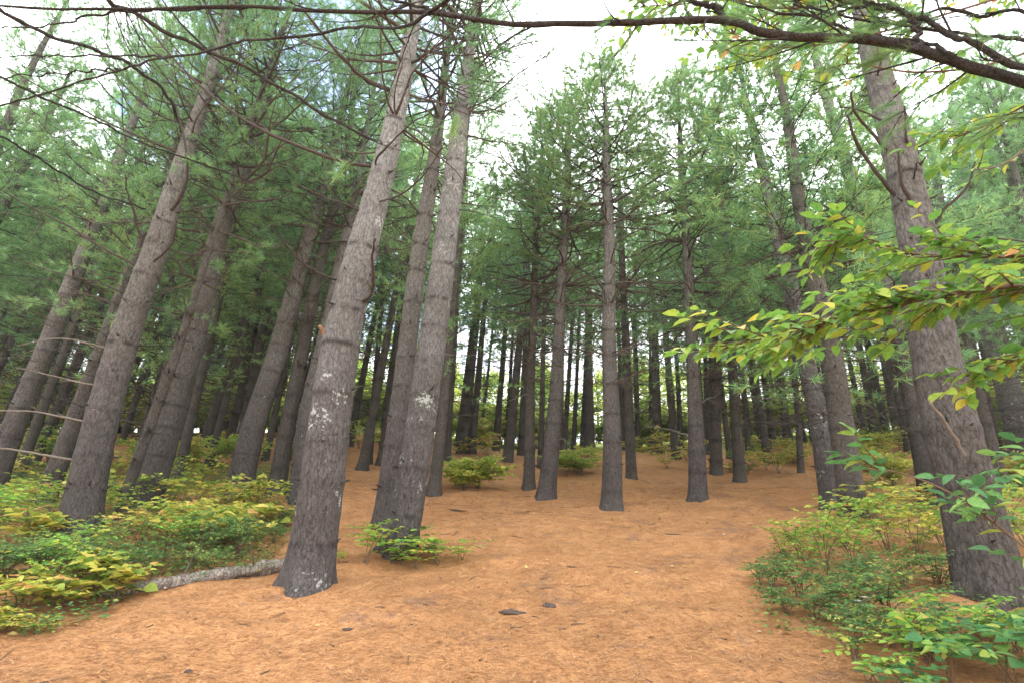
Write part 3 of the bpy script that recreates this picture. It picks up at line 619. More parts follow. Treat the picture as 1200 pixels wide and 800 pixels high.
# the leafy bush in the clearing (left middle), the paler one beyond the middle pine, sprouts at the pine's foot
shrub_px('bushy', 560, 572, .85, 'rounded yellow-green bush alone on the needles behind the leafy-footed pine', .75)
shrub_px('bushy', 543, 574, .6, 'smaller bush joined to the left side of the rounded clearing bush')
shrub_px('bush', 680, 556, .85, 'pale green bush behind the gap left of the lone middle pine', .5)
shrub_px('sprout', 462, 664, 1.5, 'lime sprouts growing at the foot of the leafy-footed pine', .6)
shrub_px('sprout', 512, 662, 1.3, 'lime sprout arching right from the leafy-footed pine', .55)
shrub_px('sprout', 488, 668, 1.2, 'low lime sprout in front of the leafy-footed pine', .5)
shrub_px('sprout', 540, 656, 1.0, 'outermost lime sprout to the right of the leafy-footed pine', .45)
shrub_px('sprout', 428, 662, 1.1, 'lime sprout between the lichen-spotted and the leafy-footed pine')
# left bank
for px, py, k, s in [(30, 640, 'yellow', .8), (75, 655, 'green', .9), (5, 610, 'lime', 1), (120, 648, 'green', 1.0), (160, 640, 'yellow', .95), (205, 640, 'yellow', 1.0), (250, 635, 'yellow', .95), (290, 632, 'green', .9), (318, 640, 'green', .8),
                     (180, 665, 'lime', .6), (262, 648, 'yellow', .7), (60, 690, 'lime', .7), (125, 672, 'yellow', .6), (178, 680, 'green', .8), (230, 662, 'green', .95), (275, 658, 'green', .8), (100, 680, 'green', .95), (50, 685, 'green', 1.0), (10, 670, 'green', 1.0), (140, 690, 'green', .8), (60, 612, 'lime', .9), (20, 712, 'large', .8), (75, 715, 'large', .75), (130, 708, 'large', .7), (100, 690, 'large', .8), (45, 700, 'lime', .5), (230, 640, 'large', 1.1), (270, 628, 'large', 1.1), (200, 625, 'large', 1.1), (30, 645, 'large', .9), (310, 618, 'large', .9), (10, 742, 'large', .45), (150, 612, 'lime', .9),
                     (0, 728, 'large', .5), (215, 605, 'yellow', .95), (265, 600, 'yellow', .9), (310, 600, 'yellow', .8), (335, 612, 'green', .7), (190, 600, 'lime', .9), (110, 600, 'yellow', .9), (30, 590, 'yellow', 1.0), (-10, 640, 'lime', 1.0), (300, 672, 'green', .55), (250, 678, 'green', .6), (-20, 690, 'green', 1.0), (40, 745, 'yellow', .25),
                     (200, 570, 'lime', .9), (240, 565, 'yellow', .9), (130, 565, 'yellow', 1.1), (80, 570, 'lime', 1.1), (10, 565, 'yellow', 1.1), (225, 548, 'bushy', .6), (190, 545, 'bush', .6), (150, 540, 'bush', .7), (100, 545, 'bushy', .7), (50, 548, 'bush', .7), (255, 542, 'bush', .6), (300, 548, 'bush', .55), (-20, 560, 'bush', .9), (340, 545, 'bush', .5), (400, 662, 'sprout', .6)]:
    shrub_px(k, px+U(-10, 10), py+U(-5, 5), s*U(.7, 1.1)*(.85 if k == 'green' else 1))
# right bank
for px, py, k, s in [(935, 655, 'lime', .75), (965, 672, 'lime', .75), (1000, 660, 'lime', .8), (1040, 650, 'lime', .85), (1080, 655, 'yellow', .7), (1110, 640, 'lime', .8), (1020, 690, 'green', .6), (980, 700, 'green', .55), (950, 665, 'lime', .6), (990, 640, 'lime', .7), (920, 650, 'lime', .5), (945, 700, 'low', 1.2), (1060, 690, 'green', .55), (1100, 690, 'low', 1.3),
                     (905, 690, 'low', 1.1), (960, 725, 'low', 1.3), (1010, 722, 'low', 1.2), (890, 685, 'low', .7), (1050, 725, 'low', 1.2), (925, 722, 'low', .9), (1030, 610, 'yellow', .9), (1070, 600, 'yellow', .9), (1130, 600, 'yellow', 1.0), (1190, 620, 'lime', 1.0), (1215, 650, 'lime', 1.0), (1045, 570, 'bushy', .6), (1100, 560, 'bushy', .6), (1150, 560, 'bushy', .7), (1200, 570, 'bushy', .8),
                     (1010, 545, 'bushy', .6), (1040, 530, 'bushy', .7), (1090, 525, 'bushy', .75), (1150, 520, 'bushy', .8), (1210, 520, 'bushy', .9), (930, 545, 'yellow', .8), (905, 550, 'yellow', .6), (880, 545, 'yellow', .6), (780, 548, 'yellow', .7), (800, 540, 'yellow', .7), (860, 540, 'lime', .6), (700, 542, 'lime', .7), (665, 558, 'lime', .8), (880, 555, 'low', 1.2), (1030, 545, 'yellow', .9),
                     (1060, 800, 'sprout', 1.0), (1125, 808, 'broad', .8), (1185, 800, 'broad', .9), (1025, 805, 'sprout', .8), (1150, 770, 'sprout', .8), (1200, 765, 'broad', .8), (1085, 775, 'low', 1.2), (1240, 800, 'broad', .9), (1070, 820, 'broad', .6), (1100, 740, 'low', 1.0), (1040, 760, 'low', 1.0), (1005, 775, 'low', .9), (1000, 740, 'low', .8)]:
    shrub_px(k, px+U(-6, 6), py, s*U(.9, 1.08))
# undergrowth beyond the crest
for k in range(175):
    y = U(19.5, 33); x = U(-1.15*y, 1.15*y)
    if abs(x-1) < 8 and y < 23: continue
    if -7 < x < 20 and y < 26:
        shrub(rnd.choice(['lime', 'yellow', 'green', 'low']), x, y, U(.5, .9)); continue
    shrub(rnd.choice(['bush', 'bush', 'bushy', 'bushy', 'lime', 'yellow']), x, y, U(.9, 1.7)*(1.25 if y > 24 else .9))

for k in range(90):
    y = U(24.5, 33); x = (k/89*2-1)*32+U(-.6, .6); shrub(rnd.choice(['bush', 'bushy']), x, y, U(.9, 1.5))

for k in range(70):
    y = U(15.5, 24); x = U(3.5, 21) if k % 3 else U(-9, 6)
    if abs(x-1.5) < 5 and y < 19.5: continue
    shrub(rnd.choice(['yellow', 'yellow', 'lime', 'large']), x, y, U(.8, 1.3), zsc=U(.5, .9))

# backdrop of broadleaf trees behind the pines
def broadleaf(seed, mat):
    g = np.random.default_rng(seed); sm = MB(); fm = MB(); tube(sm, spline([[0, 0, -.3], [.1, .05, 1.5], [0, .1, 3.5], [.2, 0, 5.6]], 12), np.linspace(.11, .03, 12), 8, 0); P = []
    for k in range(26):
        z = g.uniform(.1, 5.2); a = g.random()*6.28; L = 1.9*math.sin(max(.25, min(2.9, (z+.4)/6.0*3.1)))*g.uniform(.6, 1.1); e = np.array([L*math.cos(a), L*math.sin(a), z+L*.35])
        tube(sm, [[.05, .05, z], e*.5+np.array([0, 0, z*.5+.1]), e], [.03, .02, .006], 4, 0, cap=False); c = e-[0, 0, 0]
        m = 60; Q = np.array([.05, .05, z])+(e-np.array([.05, .05, z]))*g.uniform(.35, 1.1, (m, 1))+g.normal(size=(m, 3))*[.32, .32, .2]; P.append(Q)
    P = np.concatenate(P); n = len(P); leaves(fm, P, g.normal(size=(n, 3)), norm(np.array([0, 0, 1.])+g.normal(size=(n, 3))*.6), .17*g.uniform(.7, 1.2, n), .12)
    return sm.mesh('trunk', [STEM]), fm.mesh('crown', [mat])
BL = [broadleaf(1200+i, LEAF_BG) for i in range(3)]
broad = []
for k in range(104):
    y = U(27.5, 34) if k < 52 else U(36, 43); x = (k % 52/51*2-1)*(40 if k < 52 else 50)+U(-1.5, 1.5); st, fo = BL[k % 3]; r = empty('broadleaf_tree', (x, y, G(x, y))); s = U(.75, 1.1); r.scale = (s, s, s*(U(.75, 1.0) if k < 52 else U(.9, 1.25))); r.rotation_euler = (0, 0, U(0, 6.28))
    link('trunk', st, r); link('crown', fo, r); broad.append(r)

# ------------------------------------------------------------------ ground cover and litter (nobody could count these)
def inpoly(px, py, poly):
    c = False; j = len(poly)-1
    for i in range(len(poly)):
        (xi, yi), (xj, yj) = poly[i], poly[j]
        if (yi > py) != (yj > py) and px < (xj-xi)*(py-yi)/(yj-yi)+xi: c = not c
        j = i
    return c
mb = MB(); g = np.random.default_rng(77)
LEFTP = [(-80, 545), (340, 545), (350, 600), (325, 655), (250, 680), (170, 695), (120, 725), (50, 750), (-80, 770)]
RIGHTP = [(905, 640), (1000, 600), (1010, 520), (1280, 520), (1280, 830), (1130, 735), (1060, 745), (900, 745), (880, 690)]
P = []
for poly, cnt in ((LEFTP, 5200), (RIGHTP, 1700)):
    k = 0
    while k < cnt:
        y = g.uniform(3, 15) if poly is LEFTP else g.uniform(3, 14); x = g.uniform(-14, 14); q = np.array([x, y, G(x, y)])
        a, b = proj(q)
        if not inpoly(a, b, poly): continue
        P.append(q); k += 1
P = np.array(P); m = 7
B = np.repeat(P, m, 0)+g.normal(size=(len(P)*m, 3))*[.035, .035, 0]; B[:, 2] += np.abs(g.normal(size=len(B)))*.07+.01
az = g.random(len(B))*6.28; D = np.stack([np.cos(az), np.sin(az), g.uniform(-.2, .5, len(B))], -1)
leaves(mb, B, D, norm(np.array([0, 0, 1.])+g.normal(size=B.shape)*.35), .045*g.uniform(.5, 1.3, len(B)), .026)
tag(link('ground_cover', mb.mesh('ground_cover', [LEAF_G])), 'low green herbs covering the ground on both banks', 'ground cover', kind='stuff')
# fallen leaves
mb = MB(); P = []
while len(P) < 1500:
    y = g.uniform(2.6, 16); x = g.uniform(-11, 11); a, b = proj((x, y, G(x, y))); near_bank = inpoly(a, b, LEFTP) or inpoly(a, b, RIGHTP)
    if near_bank or g.random() < .07: P.append((x, y, G(x, y)+.012))
P = np.array(P); az = g.random(len(P))*6.28
leaves(mb, P, np.stack([np.cos(az), np.sin(az), g.uniform(-.1, .25, len(P))], -1), norm(np.array([0, 0, 1.])+g.normal(size=P.shape)*.25), .06*g.uniform(.5, 1.2, len(P)), .04)
FALL = leafy('fallen_leaves', [(0, (.42, .30, .12)), (.4, (.55, .42, .14)), (.7, (.55, .28, .13)), (.9, (.6, .46, .38)), (1, (.66, .55, .5))], .2)
tag(link('fallen_leaves', mb.mesh('fallen_leaves', [FALL])), 'pale fallen leaves scattered over the needle floor', 'fallen leaves', kind='stuff')
# fallen twigs and bark crumbs
mb = MB()
for k in range(420):
    y = 2.6+10*g.random()**1.4; x = g.uniform(-1, 1)*y; L = g.uniform(.03, .22)*(1 if g.random() < .35 else .4); a = g.random()*6.28; pts = []
    for q in (0, .35, .7, 1): u = x+math.cos(a)*L*q+g.normal()*.004; v = y+math.sin(a)*L*q+g.normal()*.004; pts.append((u, v, float(ground_m(u, v))+.008))
    r = g.uniform(.002, .006); tube(mb, pts, [r, r*.9, r*.7, r*.4], 4, 0)
tag(link('fallen_twigs', mb.mesh('fallen_twigs', [simple('fallen_twig_bark', (.12, .08, .055))])), 'small dark twigs and bark crumbs strewn over the needle floor', 'fallen twigs', kind='stuff')
# needle litter
M = 130000; yy = 2.6+11*g.random(M)**1.6; xx = g.uniform(-1.05, 1.05, M)*yy; zz = ground_m(xx, yy)+.004+np.abs(g.normal(size=M))*.006
az = g.random(M)*3.14+vnoise(xx*1.5, yy*1.5)*2; l = g.uniform(.04, .10, M); w = .0011+.0003*yy
d = np.stack([np.cos(az), np.sin(az), g.normal(size=M)*.12], -1); s = np.stack([-np.sin(az), np.cos(az), np.zeros(M)], -1)*w[:, None]; p = np.stack([xx, yy, zz], -1)
bend = g.normal(size=M)[:, None]*.15*l[:, None]*np.stack([-np.sin(az), np.cos(az), np.zeros(M)], -1)
V = np.stack([p-s, p+s, p+d*l[:, None]*.5+bend+s*.8, p+d*l[:, None]*.5+bend-s*.8, p+d*l[:, None]], 1)
o = np.arange(M)[:, None]*5; mb = MB(); mb.add(V.reshape(-1, 3), (o+np.array([[0, 1, 2, 3]])).reshape(-1, 4)); mb.f.append((o+np.array([[3, 2, 4]])).reshape(-1, 3)); mb.m.append(np.zeros(M, int))
tag(link('needle_litter', mb.mesh('needle_litter', [LITTER], smooth=False)), 'loose orange-brown pine needles lying over the whole clearing', 'needle litter', kind='stuff')

# ------------------------------------------------------------------ fallen log
def log():
    a = hit(118, 700); b = hit(352, 668); a[2] += .03; b[2] += .075; n = 40; t = np.linspace(0, 1, n)[:, None]; P = a*(1-t)+b*t
    P[:, 2] = np.maximum(P[:, 2], [G(x, y)-.02 for x, y in P[:, :2]])
    g_ = np.random.default_rng(5); seg = 20; th = np.arange(seg)*6.283/seg; u = np.linspace(0, 6, n)
    lump = 1+.35*(vnoise(np.cos(th)[None]*1.6+3+0*u[:, None], u[:, None]*1.5)-.5)+.3*(vnoise(np.sin(th)[None]*4+9+0*u[:, None], u[:, None]*4+8)-.5)+.1*g_.normal(size=(n, seg)); lump[0] *= g_.uniform(.5, 1.1, seg)
    mb = MB(); base = P[n//2].copy(); tube(mb, P-base, np.linspace(.050, .068, n), seg, 0, lump=lump)
    m = bark('log_bark', (.27, .235, .20), (.27, .235, .20), lichen=.55, fine=.8)
    r = empty('fallen_log', base); tag(r, 'long weathered fallen log lying along the edge of the left shrubs', 'log'); link('log_body', mb.mesh('log_body', [m]), r)
    for f, az in ((.35, 1.9), (.72, -1.2)):
        i = int(f*n); b_ = bpy.data.objects.new('branch', STUB[0]); COL.objects.link(b_); b_.parent = r; b_.location = tuple(P[i]-base+[0, 0, .04]); b_.rotation_euler = (0, -.9, az)
log()

# ------------------------------------------------------------------ bark flakes, stones and bits on the floor
BARKBIT = simple('dark_bark_flake', (.085, .06, .05), scale=50); ROCK = simple('grey_rock', (.21, .17, .15), scale=30)
def lumpobj(name, px, py, L, W, Hh, mat, label, cat, az=0.0, seed=0, sink=.3):
    b = hit(px, py); g = np.random.default_rng(seed); nu, nv = 18, 9; V = []
    for i in range(nv+1):
        ph = math.pi*i/nv
        for j in range(nu):
            t = 6.283*j/nu; k = 1+.9*(float(vnoise(np.array(math.cos(t)*1.7+seed*3.3), np.array(math.sin(t)*1.7+ph)))-.5)+.10*g.normal()
            V.append((math.sin(ph)*math.cos(t)*L*k, math.sin(ph)*math.sin(t)*W*k, math.cos(ph)*Hh*k))
    V = np.array(V); V[:nu] = V[:nu].mean(0); V[-nu:] = V[-nu:].mean(0)
    F = [[i*nu+j, (i+1)*nu+j, (i+1)*nu+(j+1) % nu, i*nu+(j+1) % nu] for i in range(nv) for j in range(nu)]
    mb = MB(); mb.add(V, F); o = link(name, mb.mesh(name, [mat])); o.location = (b[0], b[1], b[2]+Hh*.1); o.rotation_euler = (.05, .08, az); tag(o, label, cat); return o
lumpobj('root_knob', 600, 718, .115, .045, .022, BARKBIT, 'long dark piece of exposed root breaking through the needles near the front', 'root', .25, 1)
lumpobj('root_knob', 643, 710, .055, .03, .022, BARKBIT, 'short dark exposed root beside the longer one on the needles', 'root', .1, 2)
lumpobj('bark_flake', 539, 598, .16, .05, .012, BARKBIT, 'flat dark bark flake on the needles right of the leafy-footed pine', 'bark flake', .1, 3)
lumpobj('bark_flake', 409, 738, .05, .025, .01, BARKBIT, 'small dark bark flake on the needles below the lichen-spotted pine', 'bark flake', .2, 6)
lumpobj('pine_cone', 221, 787, .028, .02, .018, BARKBIT, 'dark pine cone lying alone near the bottom left', 'pine cone', .5, 7)
lumpobj('stick', 790, 626, .17, .014, .012, BARKBIT, 'short dark stick on the needles below the wide-footed pine', 'stick', .3, 8)
lumpobj('bark_flake', 672, 664, .06, .035, .008, BARKBIT, 'thin dark bark flake in the middle of the clearing', 'bark flake', .3, 9)
# pale purple aster
AST, t_, b_ = new_mat('aster_petals'); b_.inputs['Base Color'].default_value = (.50, .48, .72, 1)
AYE, t_, b_ = new_mat('aster_eye'); b_.inputs['Base Color'].default_value = (.6, .42, .08, 1)
def aster(px, py, lab, s=1.0):
    b = hit(px, py); r = empty('aster', b); r.scale = (s, s, s); tag(r, lab, 'flower'); mb = MB(); fb = MB(); fc = MB()
    for k in range(3):
        a = k*2.1; e = np.array([.05*math.cos(a), .05*math.sin(a), .17+.03*k]); tube(mb, [[0, 0, -.02], [e[0]*.4, e[1]*.4, .1], e], [.003, .0025, .002], 4, 0)
        t = np.arange(14)*6.283/14; leaves(fb, np.repeat([e], 14, 0), np.stack([np.cos(t), np.sin(t), np.full(14, .15)], -1), np.tile([0, 0, 1.], (14, 1)), .030, .009); tube(fc, [e-[0, 0, .003], e+[0, 0, .006]], [.008, .005], 8, 0)
    link('stem', mb.mesh('stem', [STEM]), r); link('petals', fb.mesh('petals', [AST]), r); link('flower_centre', fc.mesh('flower_centre', [AYE]), r)
aster(1022, 742, 'pale purple aster in bloom among the low herbs of the right bank', 1.1)
aster(104, 700, 'pale purple aster in bloom beside the left end of the log', .9)

# ------------------------------------------------------------------ branches hanging over the view
OVERBARK = bark('overhead_limb_bark', (.062, .054, .048), (.062, .054, .048), lichen=.15, fine=2.2)
def over_branch(root, b0, pts, yy, w0, w1, twigs=6, tufts=0, mat=None, seed=0, tuft_mat=NEEDLE, name='branch'):
    mat = mat or OVERBARK; wk = .6 if root is root2 else .72
    """pts photo pixels, yy distances, widths in photo pixels"""
    ctrl = np.array([at(x, y, d) for (x, y), d in zip(pts, np.linspace(yy[0], yy[1], len(pts)))]); g = np.random.default_rng(seed)
    n = 60; P = spline(ctrl, n); P[1:-1] += g.normal(size=(n-2, 3))*.003+.012*np.sin(np.arange(1, n-1)*.7+seed)[:, None]*g.normal(size=3); r0 = wk*w0*depth(ctrl[0])/(2*FPX); r1 = wk*w1*depth(ctrl[-1])/(2*FPX)
    mb = MB(); tube(mb, P-b0, np.linspace(r0, r1, n)*(1+.05*g.normal(size=n)+.18*(g.random(n) > .9)), 12, 0); TP = []; TD = []
    tw = mb
    for q in range(twigs):
        i = g.integers(5, n-1); t = norm(P[min(n-1, i+2)]-P[i-2]); d = norm(t*.8+g.normal(size=3)*[.5, .5, .35]); L = g.uniform(.25, .9); r = min(.008, r0*.35)
        c = spline([P[i], P[i]+d*L*.5+g.normal(size=3)*.03, P[i]+d*L+g.normal(size=3)*.06], 7); tube(tw, c-b0, np.linspace(r, r*.3, 7), 5, 0)
        for w in range(3):
            j = g.integers(2, 6); d2 = norm(d+g.normal(size=3)*.5); e = c[j]+d2*L*g.uniform(.2, .45); tube(tw, np.array([c[j], (c[j]+e)/2+g.normal(size=3)*.01, e])-b0, [r*.5, r*.35, r*.2], 4, 0, cap=False)
            if g.random() < tufts: TP.append(e); TD.append(d2)
        if g.random() < tufts: TP.append(c[-1]); TD.append(d)
    o = link(name, mb.mesh('branch', [mat]), root)
    if TP:
        nb = MB(); A = np.array(TP); Dd = np.array(TD)
        A = np.concatenate([A, A-Dd*.05, A-Dd*.1]); Dd = np.concatenate([Dd]*3); needles(nb, A-b0, Dd, 46, .10, .0022, .42, 0); link('needles', nb.mesh('needles', [tuft_mat]), o)
    return o
ob = np.array([5.2, 1.6, 0]); ob[2] = G(5.2, 1.6)
root2 = None
root = empty('pine_tree', ob); tag(root, 'pine beyond the right edge whose long bare limbs cross the top of the picture', 'pine tree')
zz = np.linspace(0, 11, 30); me, _i = trunk_mesh(np.stack([zz*0, zz*0, zz], -1), .24*(1-zz/12)+.02, 24, BARK_B, seed=91); link('trunk', me, root)
cr = link('crown', NEAR[2], root); cr.location = (0, 0, 6.5); cr.scale = (.9, .9, .65)
over_branch(root, ob, [(1560, 230), (1330, 150), (1200, 95), (1100, 66), (1000, 47), (900, 38), (850, 26), (780, 23), (700, 29), (620, 28), (520, 18), (400, 14), (300, 7), (150, 13), (0, 5), (-60, 2)], (2.3, 3.1), 24, 2.5, 16, .55, seed=1)
over_branch(root, ob, [(1500, 200), (1280, 110), (1160, 62), (1095, 30), (1050, 12), (1010, 5), (950, -12)], (2.2, 2.6), 14, 6, 12, .6, seed=2)
over_branch(root, ob, [(1075, 60), (1075, 35), (1060, 15), (1020, 2)], (2.35, 2.4), 8, 4, 5, .3, seed=3)
over_branch(root, ob, [(1120, 66), (1080, 50), (1040, 47), (1000, 38), (960, 22), (900, 12), (860, 2)], (2.4, 2.7), 7, 3, 12, .6, seed=4)
over_branch(root, ob, [(1500, 120), (1250, 55), (1130, 40), (1060, 30), (1000, 22), (930, 5)], (2.2, 2.8), 8, 3, 14, .6, seed=5)
over_branch(root, ob, [(850, 26), (840, 10), (815, 3), (770, -10)], (2.7, 2.7), 12, 6, 4, .3, seed=6)
over_branch(root, ob, [(1450, 50), (1260, 20), (1150, 15), (1050, 12), (950, 0), (900, -10)], (2.3, 2.9), 7, 3, 10, .35, seed=7)
over_branch(root, ob, [(560, 25), (500, 10), (440, -5)], (3.0, 3.1), 6, 4, 4, .35, seed=8)
# second overhanging pine, beyond the left side
ob2 = np.array([-1.0, -1.6, 0]); ob2[2] = G(*ob2[:2])
root2 = empty('pine_tree', ob2); tag(root2, 'pine out of frame whose thin bare limbs cross the upper left corner', 'pine tree')
zz = np.linspace(0, 11, 30); me, _i = trunk_mesh(np.stack([zz*0, zz*0, zz], -1), .2*(1-zz/12)+.02, 20, BARK_B, seed=92); link('trunk', me, root2)
over_branch(root2, ob2, [(640, -160), (560, -40), (500, 22), (440, 32), (400, 36), (300, 47), (260, 56), (200, 68), (150, 79), (100, 95), (50, 110), (0, 125), (-60, 140)], (.6, 3.4), 10, 3, 8, .03, seed=11)
over_branch(root2, ob2, [(60, -90), (120, -5), (150, 12), (200, 40), (240, 58), (300, 86), (350, 116), (400, 146), (440, 165)], (3.0, 4.6), 9, 5, 8, .03, seed=12)
over_branch(root2, ob2, [(200, 68), (170, 66), (100, 66), (40, 66), (-40, 68)], (3.0, 3.3), 4, 2, 5, .03, seed=13)
over_branch(root2, ob2, [(140, 82), (110, 83), (50, 88), (-40, 92)], (3.1, 3.4), 4, 2, 4, .03, seed=14)
over_branch(root2, ob2, [(300, 8), (200, 12), (120, 16), (60, 30), (-20, 34)], (3.0, 3.2), 6, 2, 4, .03, seed=15)
over_branch(root2, ob2, [(-60, -40), (30, 30), (100, 55), (150, 75), (190, 105), (205, 130), (213, 155)], (3.2, 6.6), 8, 5, 6, .03, seed=16)
over_branch(root2, ob2, [(-60, 60), (40, 110), (110, 140), (160, 165), (230, 190), (300, 215)], (3.6, 6.6), 5, 3, 10, .03, seed=17)
over_branch(root2, ob2, [(-70, 140), (0, 160), (60, 195), (110, 225), (170, 245)], (4.0, 6.6), 5, 3, 6, .03, seed=18)

# ------------------------------------------------------------------ broadleaf saplings reaching in from the right
def leafy_branch(root, b0, pts, yy, w0, w1, side, leafL, leafW, mat, seed, tl=(.15, .5), nm='branch', flat=.3):
    ctrl = np.array([at(x, y, d) for (x, y), d in zip(pts, np.linspace(yy[0], yy[1], len(pts)))]); g = np.random.default_rng(seed); n = 24; P = spline(ctrl, n)
    r0 = w0*depth(ctrl[0])/(2*FPX); r1 = w1*depth(ctrl[-1])/(2*FPX); mb = MB(); tube(mb, P-b0, np.linspace(r0, r1, n)*.7, 7, 0); tw = mb; fm = MB(); LP = []; LD = []; LN = []
    for q in range(side):
        i = g.integers(2, n-1) if q else n-2; t = norm(P[min(n-1, i+1)]-P[i-1]); lat = norm(np.cross(t, [0, 0, 1.]))*(1 if q % 2 else -1)
        d = norm(t*g.uniform(.5, 1.1)+lat*g.uniform(.3, 1)+np.array([0, 0, g.normal()*.22])); L = g.uniform(*tl); e = P[i]+d*L; m1 = P[i]+d*L*.5+g.normal(size=3)*.02
        c = spline([P[i], m1, e], 6); tube(tw, c-b0, np.linspace(r0*.3+.001, .001, 6), 4, 0, cap=False); k = max(3, int(L/leafL*2.2))
        for v in range(k):
            u = (v+.7)/k*5; j = min(4, int(u)); w = c[j]*(1-u+j)+c[j+1]*(u-j); l2 = norm(np.cross(d, [0, 0, 1.]))*(1 if v % 2 else -1)
            LP.append(w); LD.append(norm(d*g.uniform(.3, .9)+l2*g.uniform(.5, 1)+np.array([0, 0, g.uniform(-.45, .1)]))); LN.append(norm(np.array([0, 0, 1.])+g.normal(size=3)*flat))
        LP.append(e); LD.append(d); LN.append(norm(np.array([0, 0, 1.])+g.normal(size=3)*flat))
    m = len(LP); Ls = leafL*g.uniform(.6, 1.15, m); leaves(fm, np.array(LP)-b0, LD, LN, Ls, Ls*leafW/leafL, curl=.2)
    o = link(nm, mb.mesh('branch', [STEM]), root); link('foliage', fm.mesh('foliage', [mat]), o)
sb = np.array([3.6, 2.2, 0]); sb[2] = G(*sb[:2]); sap = empty('beech_sapling', sb); tag(sap, 'lime green sapling with some orange leaves reaching in from the right edge', 'sapling')
mb = MB(); tube(mb, spline([[0, 0, -.1], [.05, .1, 1.2], [-.05, .1, 2.4], [0, .2, 3.8]], 20), np.linspace(.035, .01, 20), 9, 0); link('trunk', mb.mesh('trunk', [STEM]), sap)
leafy_branch(sap, sb, [(1560, 330), (1320, 345), (1200, 335), (1120, 345), (1050, 358), (980, 375), (905, 395), (842, 405)], (2.3, 2.9), 10, 2, 74, .105, .058, LEAF_B, 21, (.2, .55))
leafy_branch(sap, sb, [(1500, 250), (1300, 285), (1200, 300), (1120, 300), (1050, 295), (1000, 280), (965, 290)], (2.3, 3.1), 8, 2, 52, .10, .056, LEAF_B, 22, (.2, .45))
leafy_branch(sap, sb, [(1500, 400), (1300, 400), (1220, 410), (1180, 425), (1140, 440)], (2.3, 2.6), 7, 2, 26, .105, .06, LEAF_B, 23, (.15, .35))
leafy_branch(sap, sb, [(1450, 100), (1300, 130), (1220, 120), (1190, 130), (1150, 150), (1120, 160)], (2.4, 3.0), 6, 2, 12, .09, .048, LEAF_B, 24, (.2, .5))
sb2 = np.array([3.0, 2.6, 0]); sb2[2] = G(*sb2[:2]); sap2 = empty('broadleaf_sapling', sb2); tag(sap2, 'dark green sapling twigs with broad leaves crossing the big right pine', 'sapling')
mb = MB(); tube(mb, spline([[0, 0, -.1], [.03, 0, .5], [0, .05, 1.1], [.04, 0, 1.5]], 12), np.linspace(.014, .005, 12), 7, 0); link('trunk', mb.mesh('trunk', [STEM]), sap2)
leafy_branch(sap2, sb2, [(1300, 700), (1240, 668), (1190, 632), (1150, 600), (1110, 575), (1060, 555), (1010, 545)], (2.5, 2.6), 5, 2, 13, .10, .055, LEAF_D, 31, (.1, .28))
leafy_branch(sap2, sb2, [(1260, 560), (1220, 545), (1180, 560), (1150, 580)], (2.5, 2.6), 4, 2, 12, .09, .05, LEAF_D, 32, (.1, .25))
path_branch(sap2, np.array([at(1131, 533, 2.6), at(1112, 500, 2.55), at(1088, 468, 2.5)])-sb2, .008, .005, TWIG_PALE, 8, 'branch')
# sapling overhead, lime leaves against the canopy at the top right
sb3 = np.array([2.6, 5.4, 0]); sb3[2] = G(*sb3[:2]); sb3 = np.array([5.6, 4.6, G(5.6, 4.6)]); sap3 = empty('tall_sapling', sb3); tag(sap3, 'tall slender sapling whose lime leaves fill the top right corner', 'sapling')
top = at(1290, -60, 4.6)-sb3; mb = MB(); tube(mb, spline([[0, 0, -.1], top*.3+[.1, 0, 0], top*.7, top], 20), np.linspace(.04, .012, 20), 8, 0); link('trunk', mb.mesh('trunk', [STEM]), sap3)
for k, (pts, yy, nn) in enumerate([([(1290, -40), (1180, -5), (1080, 25), (980, 50), (900, 55), (850, 35)], (4.4, 3.9), 34), ([(1290, -60), (1150, -30), (1020, 0), (920, 10), (860, 0), (800, 5), (740, 8)], (4.4, 3.8), 46), ([(1290, 20), (1180, 70), (1080, 85), (1000, 75), (960, 85)], (4.5, 4.1), 16), ([(1300, 100), (1230, 150), (1180, 190), (1140, 200)], (4.5, 4.2), 10)]):
    leafy_branch(sap3, sb3, pts, yy, 5, 1.5, nn, .125, .065, LEAF_B, 41+k, (.2, .6))

# ------------------------------------------------------------------ labels that say where each repeated tree and shrub stands
ORD = ['first', 'second', 'third', 'fourth', 'fifth', 'sixth', 'seventh', 'eighth', 'ninth', 'tenth', 'eleventh', 'twelfth', 'thirteenth', 'fourteenth', 'fifteenth', 'sixteenth', 'seventeenth', 'eighteenth', 'nineteenth', 'twentieth']
ORD += ['twenty-'+o for o in ORD[:9]] + ['thirtieth'] + ['thirty-'+o for o in ORD[:9]]
LAND.sort(key=lambda a: a[1])
def autolabel(roots, what, cat, group):
    buckets = {}
    for r in roots:
        x, y = proj(np.array(r.location)+[0, 0, .3]) if depth(r.location) > .5 else (9999*(1 if r.location[0] > 0 else -1), 0)
        k = sum(1 for l in LAND if l[1] < x); buckets.setdefault(k, []).append((x, r))
    for k, lst in buckets.items():
        lst.sort(key=lambda a: a[0]); 
        where = f'left of {LAND[0][0]}' if k == 0 else f'right of {LAND[-1][0]}' if k == len(LAND) else f'between {LAND[k-1][0]} and {LAND[k][0]}'
        for i, (x, r) in enumerate(lst): tag(r, f'{ORD[i]} {what} {where}', cat, group)
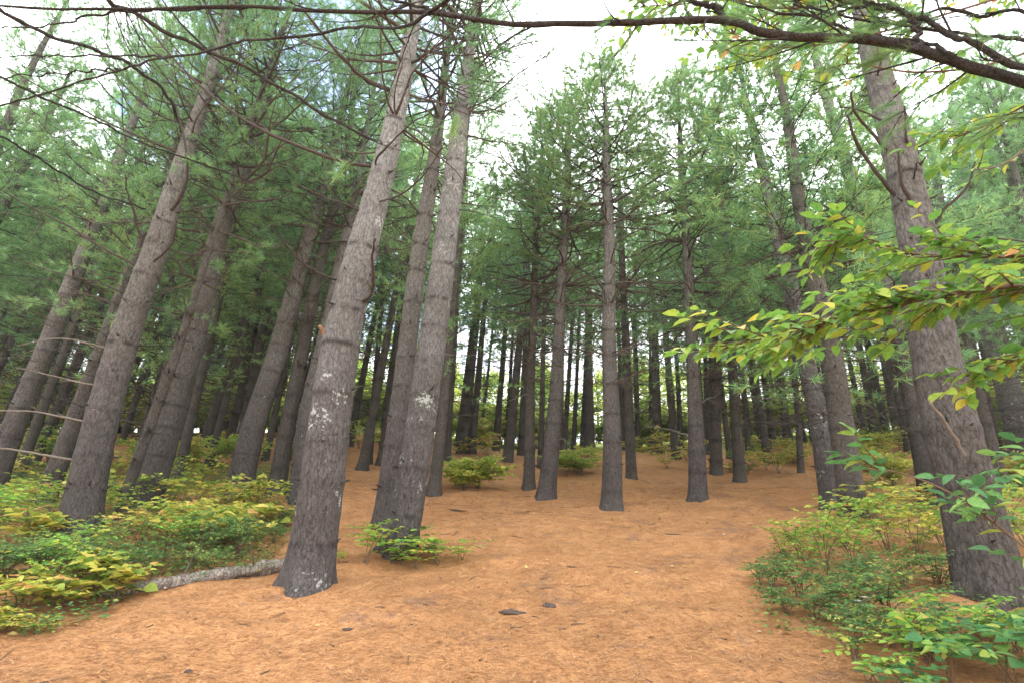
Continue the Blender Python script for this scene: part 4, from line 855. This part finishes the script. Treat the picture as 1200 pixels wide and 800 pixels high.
autolabel([r for r in far_roots if r.location[1] < 20], 'mid-distance pine', 'pine tree', 'pines of the wood behind the clearing')
autolabel([r for r in far_roots if 20 <= r.location[1] < 26], 'far pine', 'pine tree', 'pines of the wood behind the clearing')
autolabel([r for r in far_roots if r.location[1] >= 26], 'farthest-row pine', 'pine tree', 'pines of the wood behind the clearing')
autolabel(broad, 'background leafy tree', 'broadleaf tree', 'leafy trees beyond the pines')
WORD = {'large': 'large-leaved yellow shrub', 'yellow': 'yellow-leaved shrub', 'lime': 'lime-green shrub', 'green': 'small-leaved green shrub', 'low': 'low green herb', 'sprout': 'leafy sprout', 'broad': 'broad-leaved dark plant', 'bush': 'pale green bush', 'bushy': 'yellow-green bush'}
for kind in WORD:
    for lo, hi, w in ((0, 5.2, 'near'), (5.2, 9, 'mid-distance'), (9, 16, 'distant'), (16, 99, 'far')):
        autolabel([r for r, k, l in shrubs if k == kind and not l and lo <= r.location[1] < hi], w+' '+WORD[kind], 'shrub' if kind not in ('low',) else 'plant', WORD[kind]+'s of the undergrowth')
for r, k, l in shrubs:
    if l: tag(r, l, 'bush' if 'bush' in l else 'shrub')
# drop far copies that stand wholly outside the frame and behind everything

# ------------------------------------------------------------------ thin haze volume, added to lift the dark tones among the trees
HZ, t_, b_ = new_mat('added_haze'); t_.nodes.remove(b_); pv = N(t_, 'ShaderNodeVolumePrincipled'); pv.inputs['Density'].default_value = .0013; pv.inputs['Color'].default_value = (.90, .95, .92, 1); pv.inputs['Anisotropy'].default_value = .3
t_.links.new(pv.outputs[0], t_.nodes['Material Output'].inputs['Volume'])
zl, zh = float(Z.min())-1, 30.0
V = [(x, y, z) for z in (zl, zh) for x, y in ((-405, -65), (405, -65), (405, 905), (-405, 905))]
mb = MB(); mb.add(V, [[3, 2, 1, 0], [4, 5, 6, 7], [0, 1, 5, 4], [1, 2, 6, 5], [2, 3, 7, 6], [3, 0, 4, 7]])
tag(link('haze', mb.mesh('haze', [HZ], smooth=False)), 'thin pale haze added to lighten the darks under the trees', 'haze', kind='stuff')
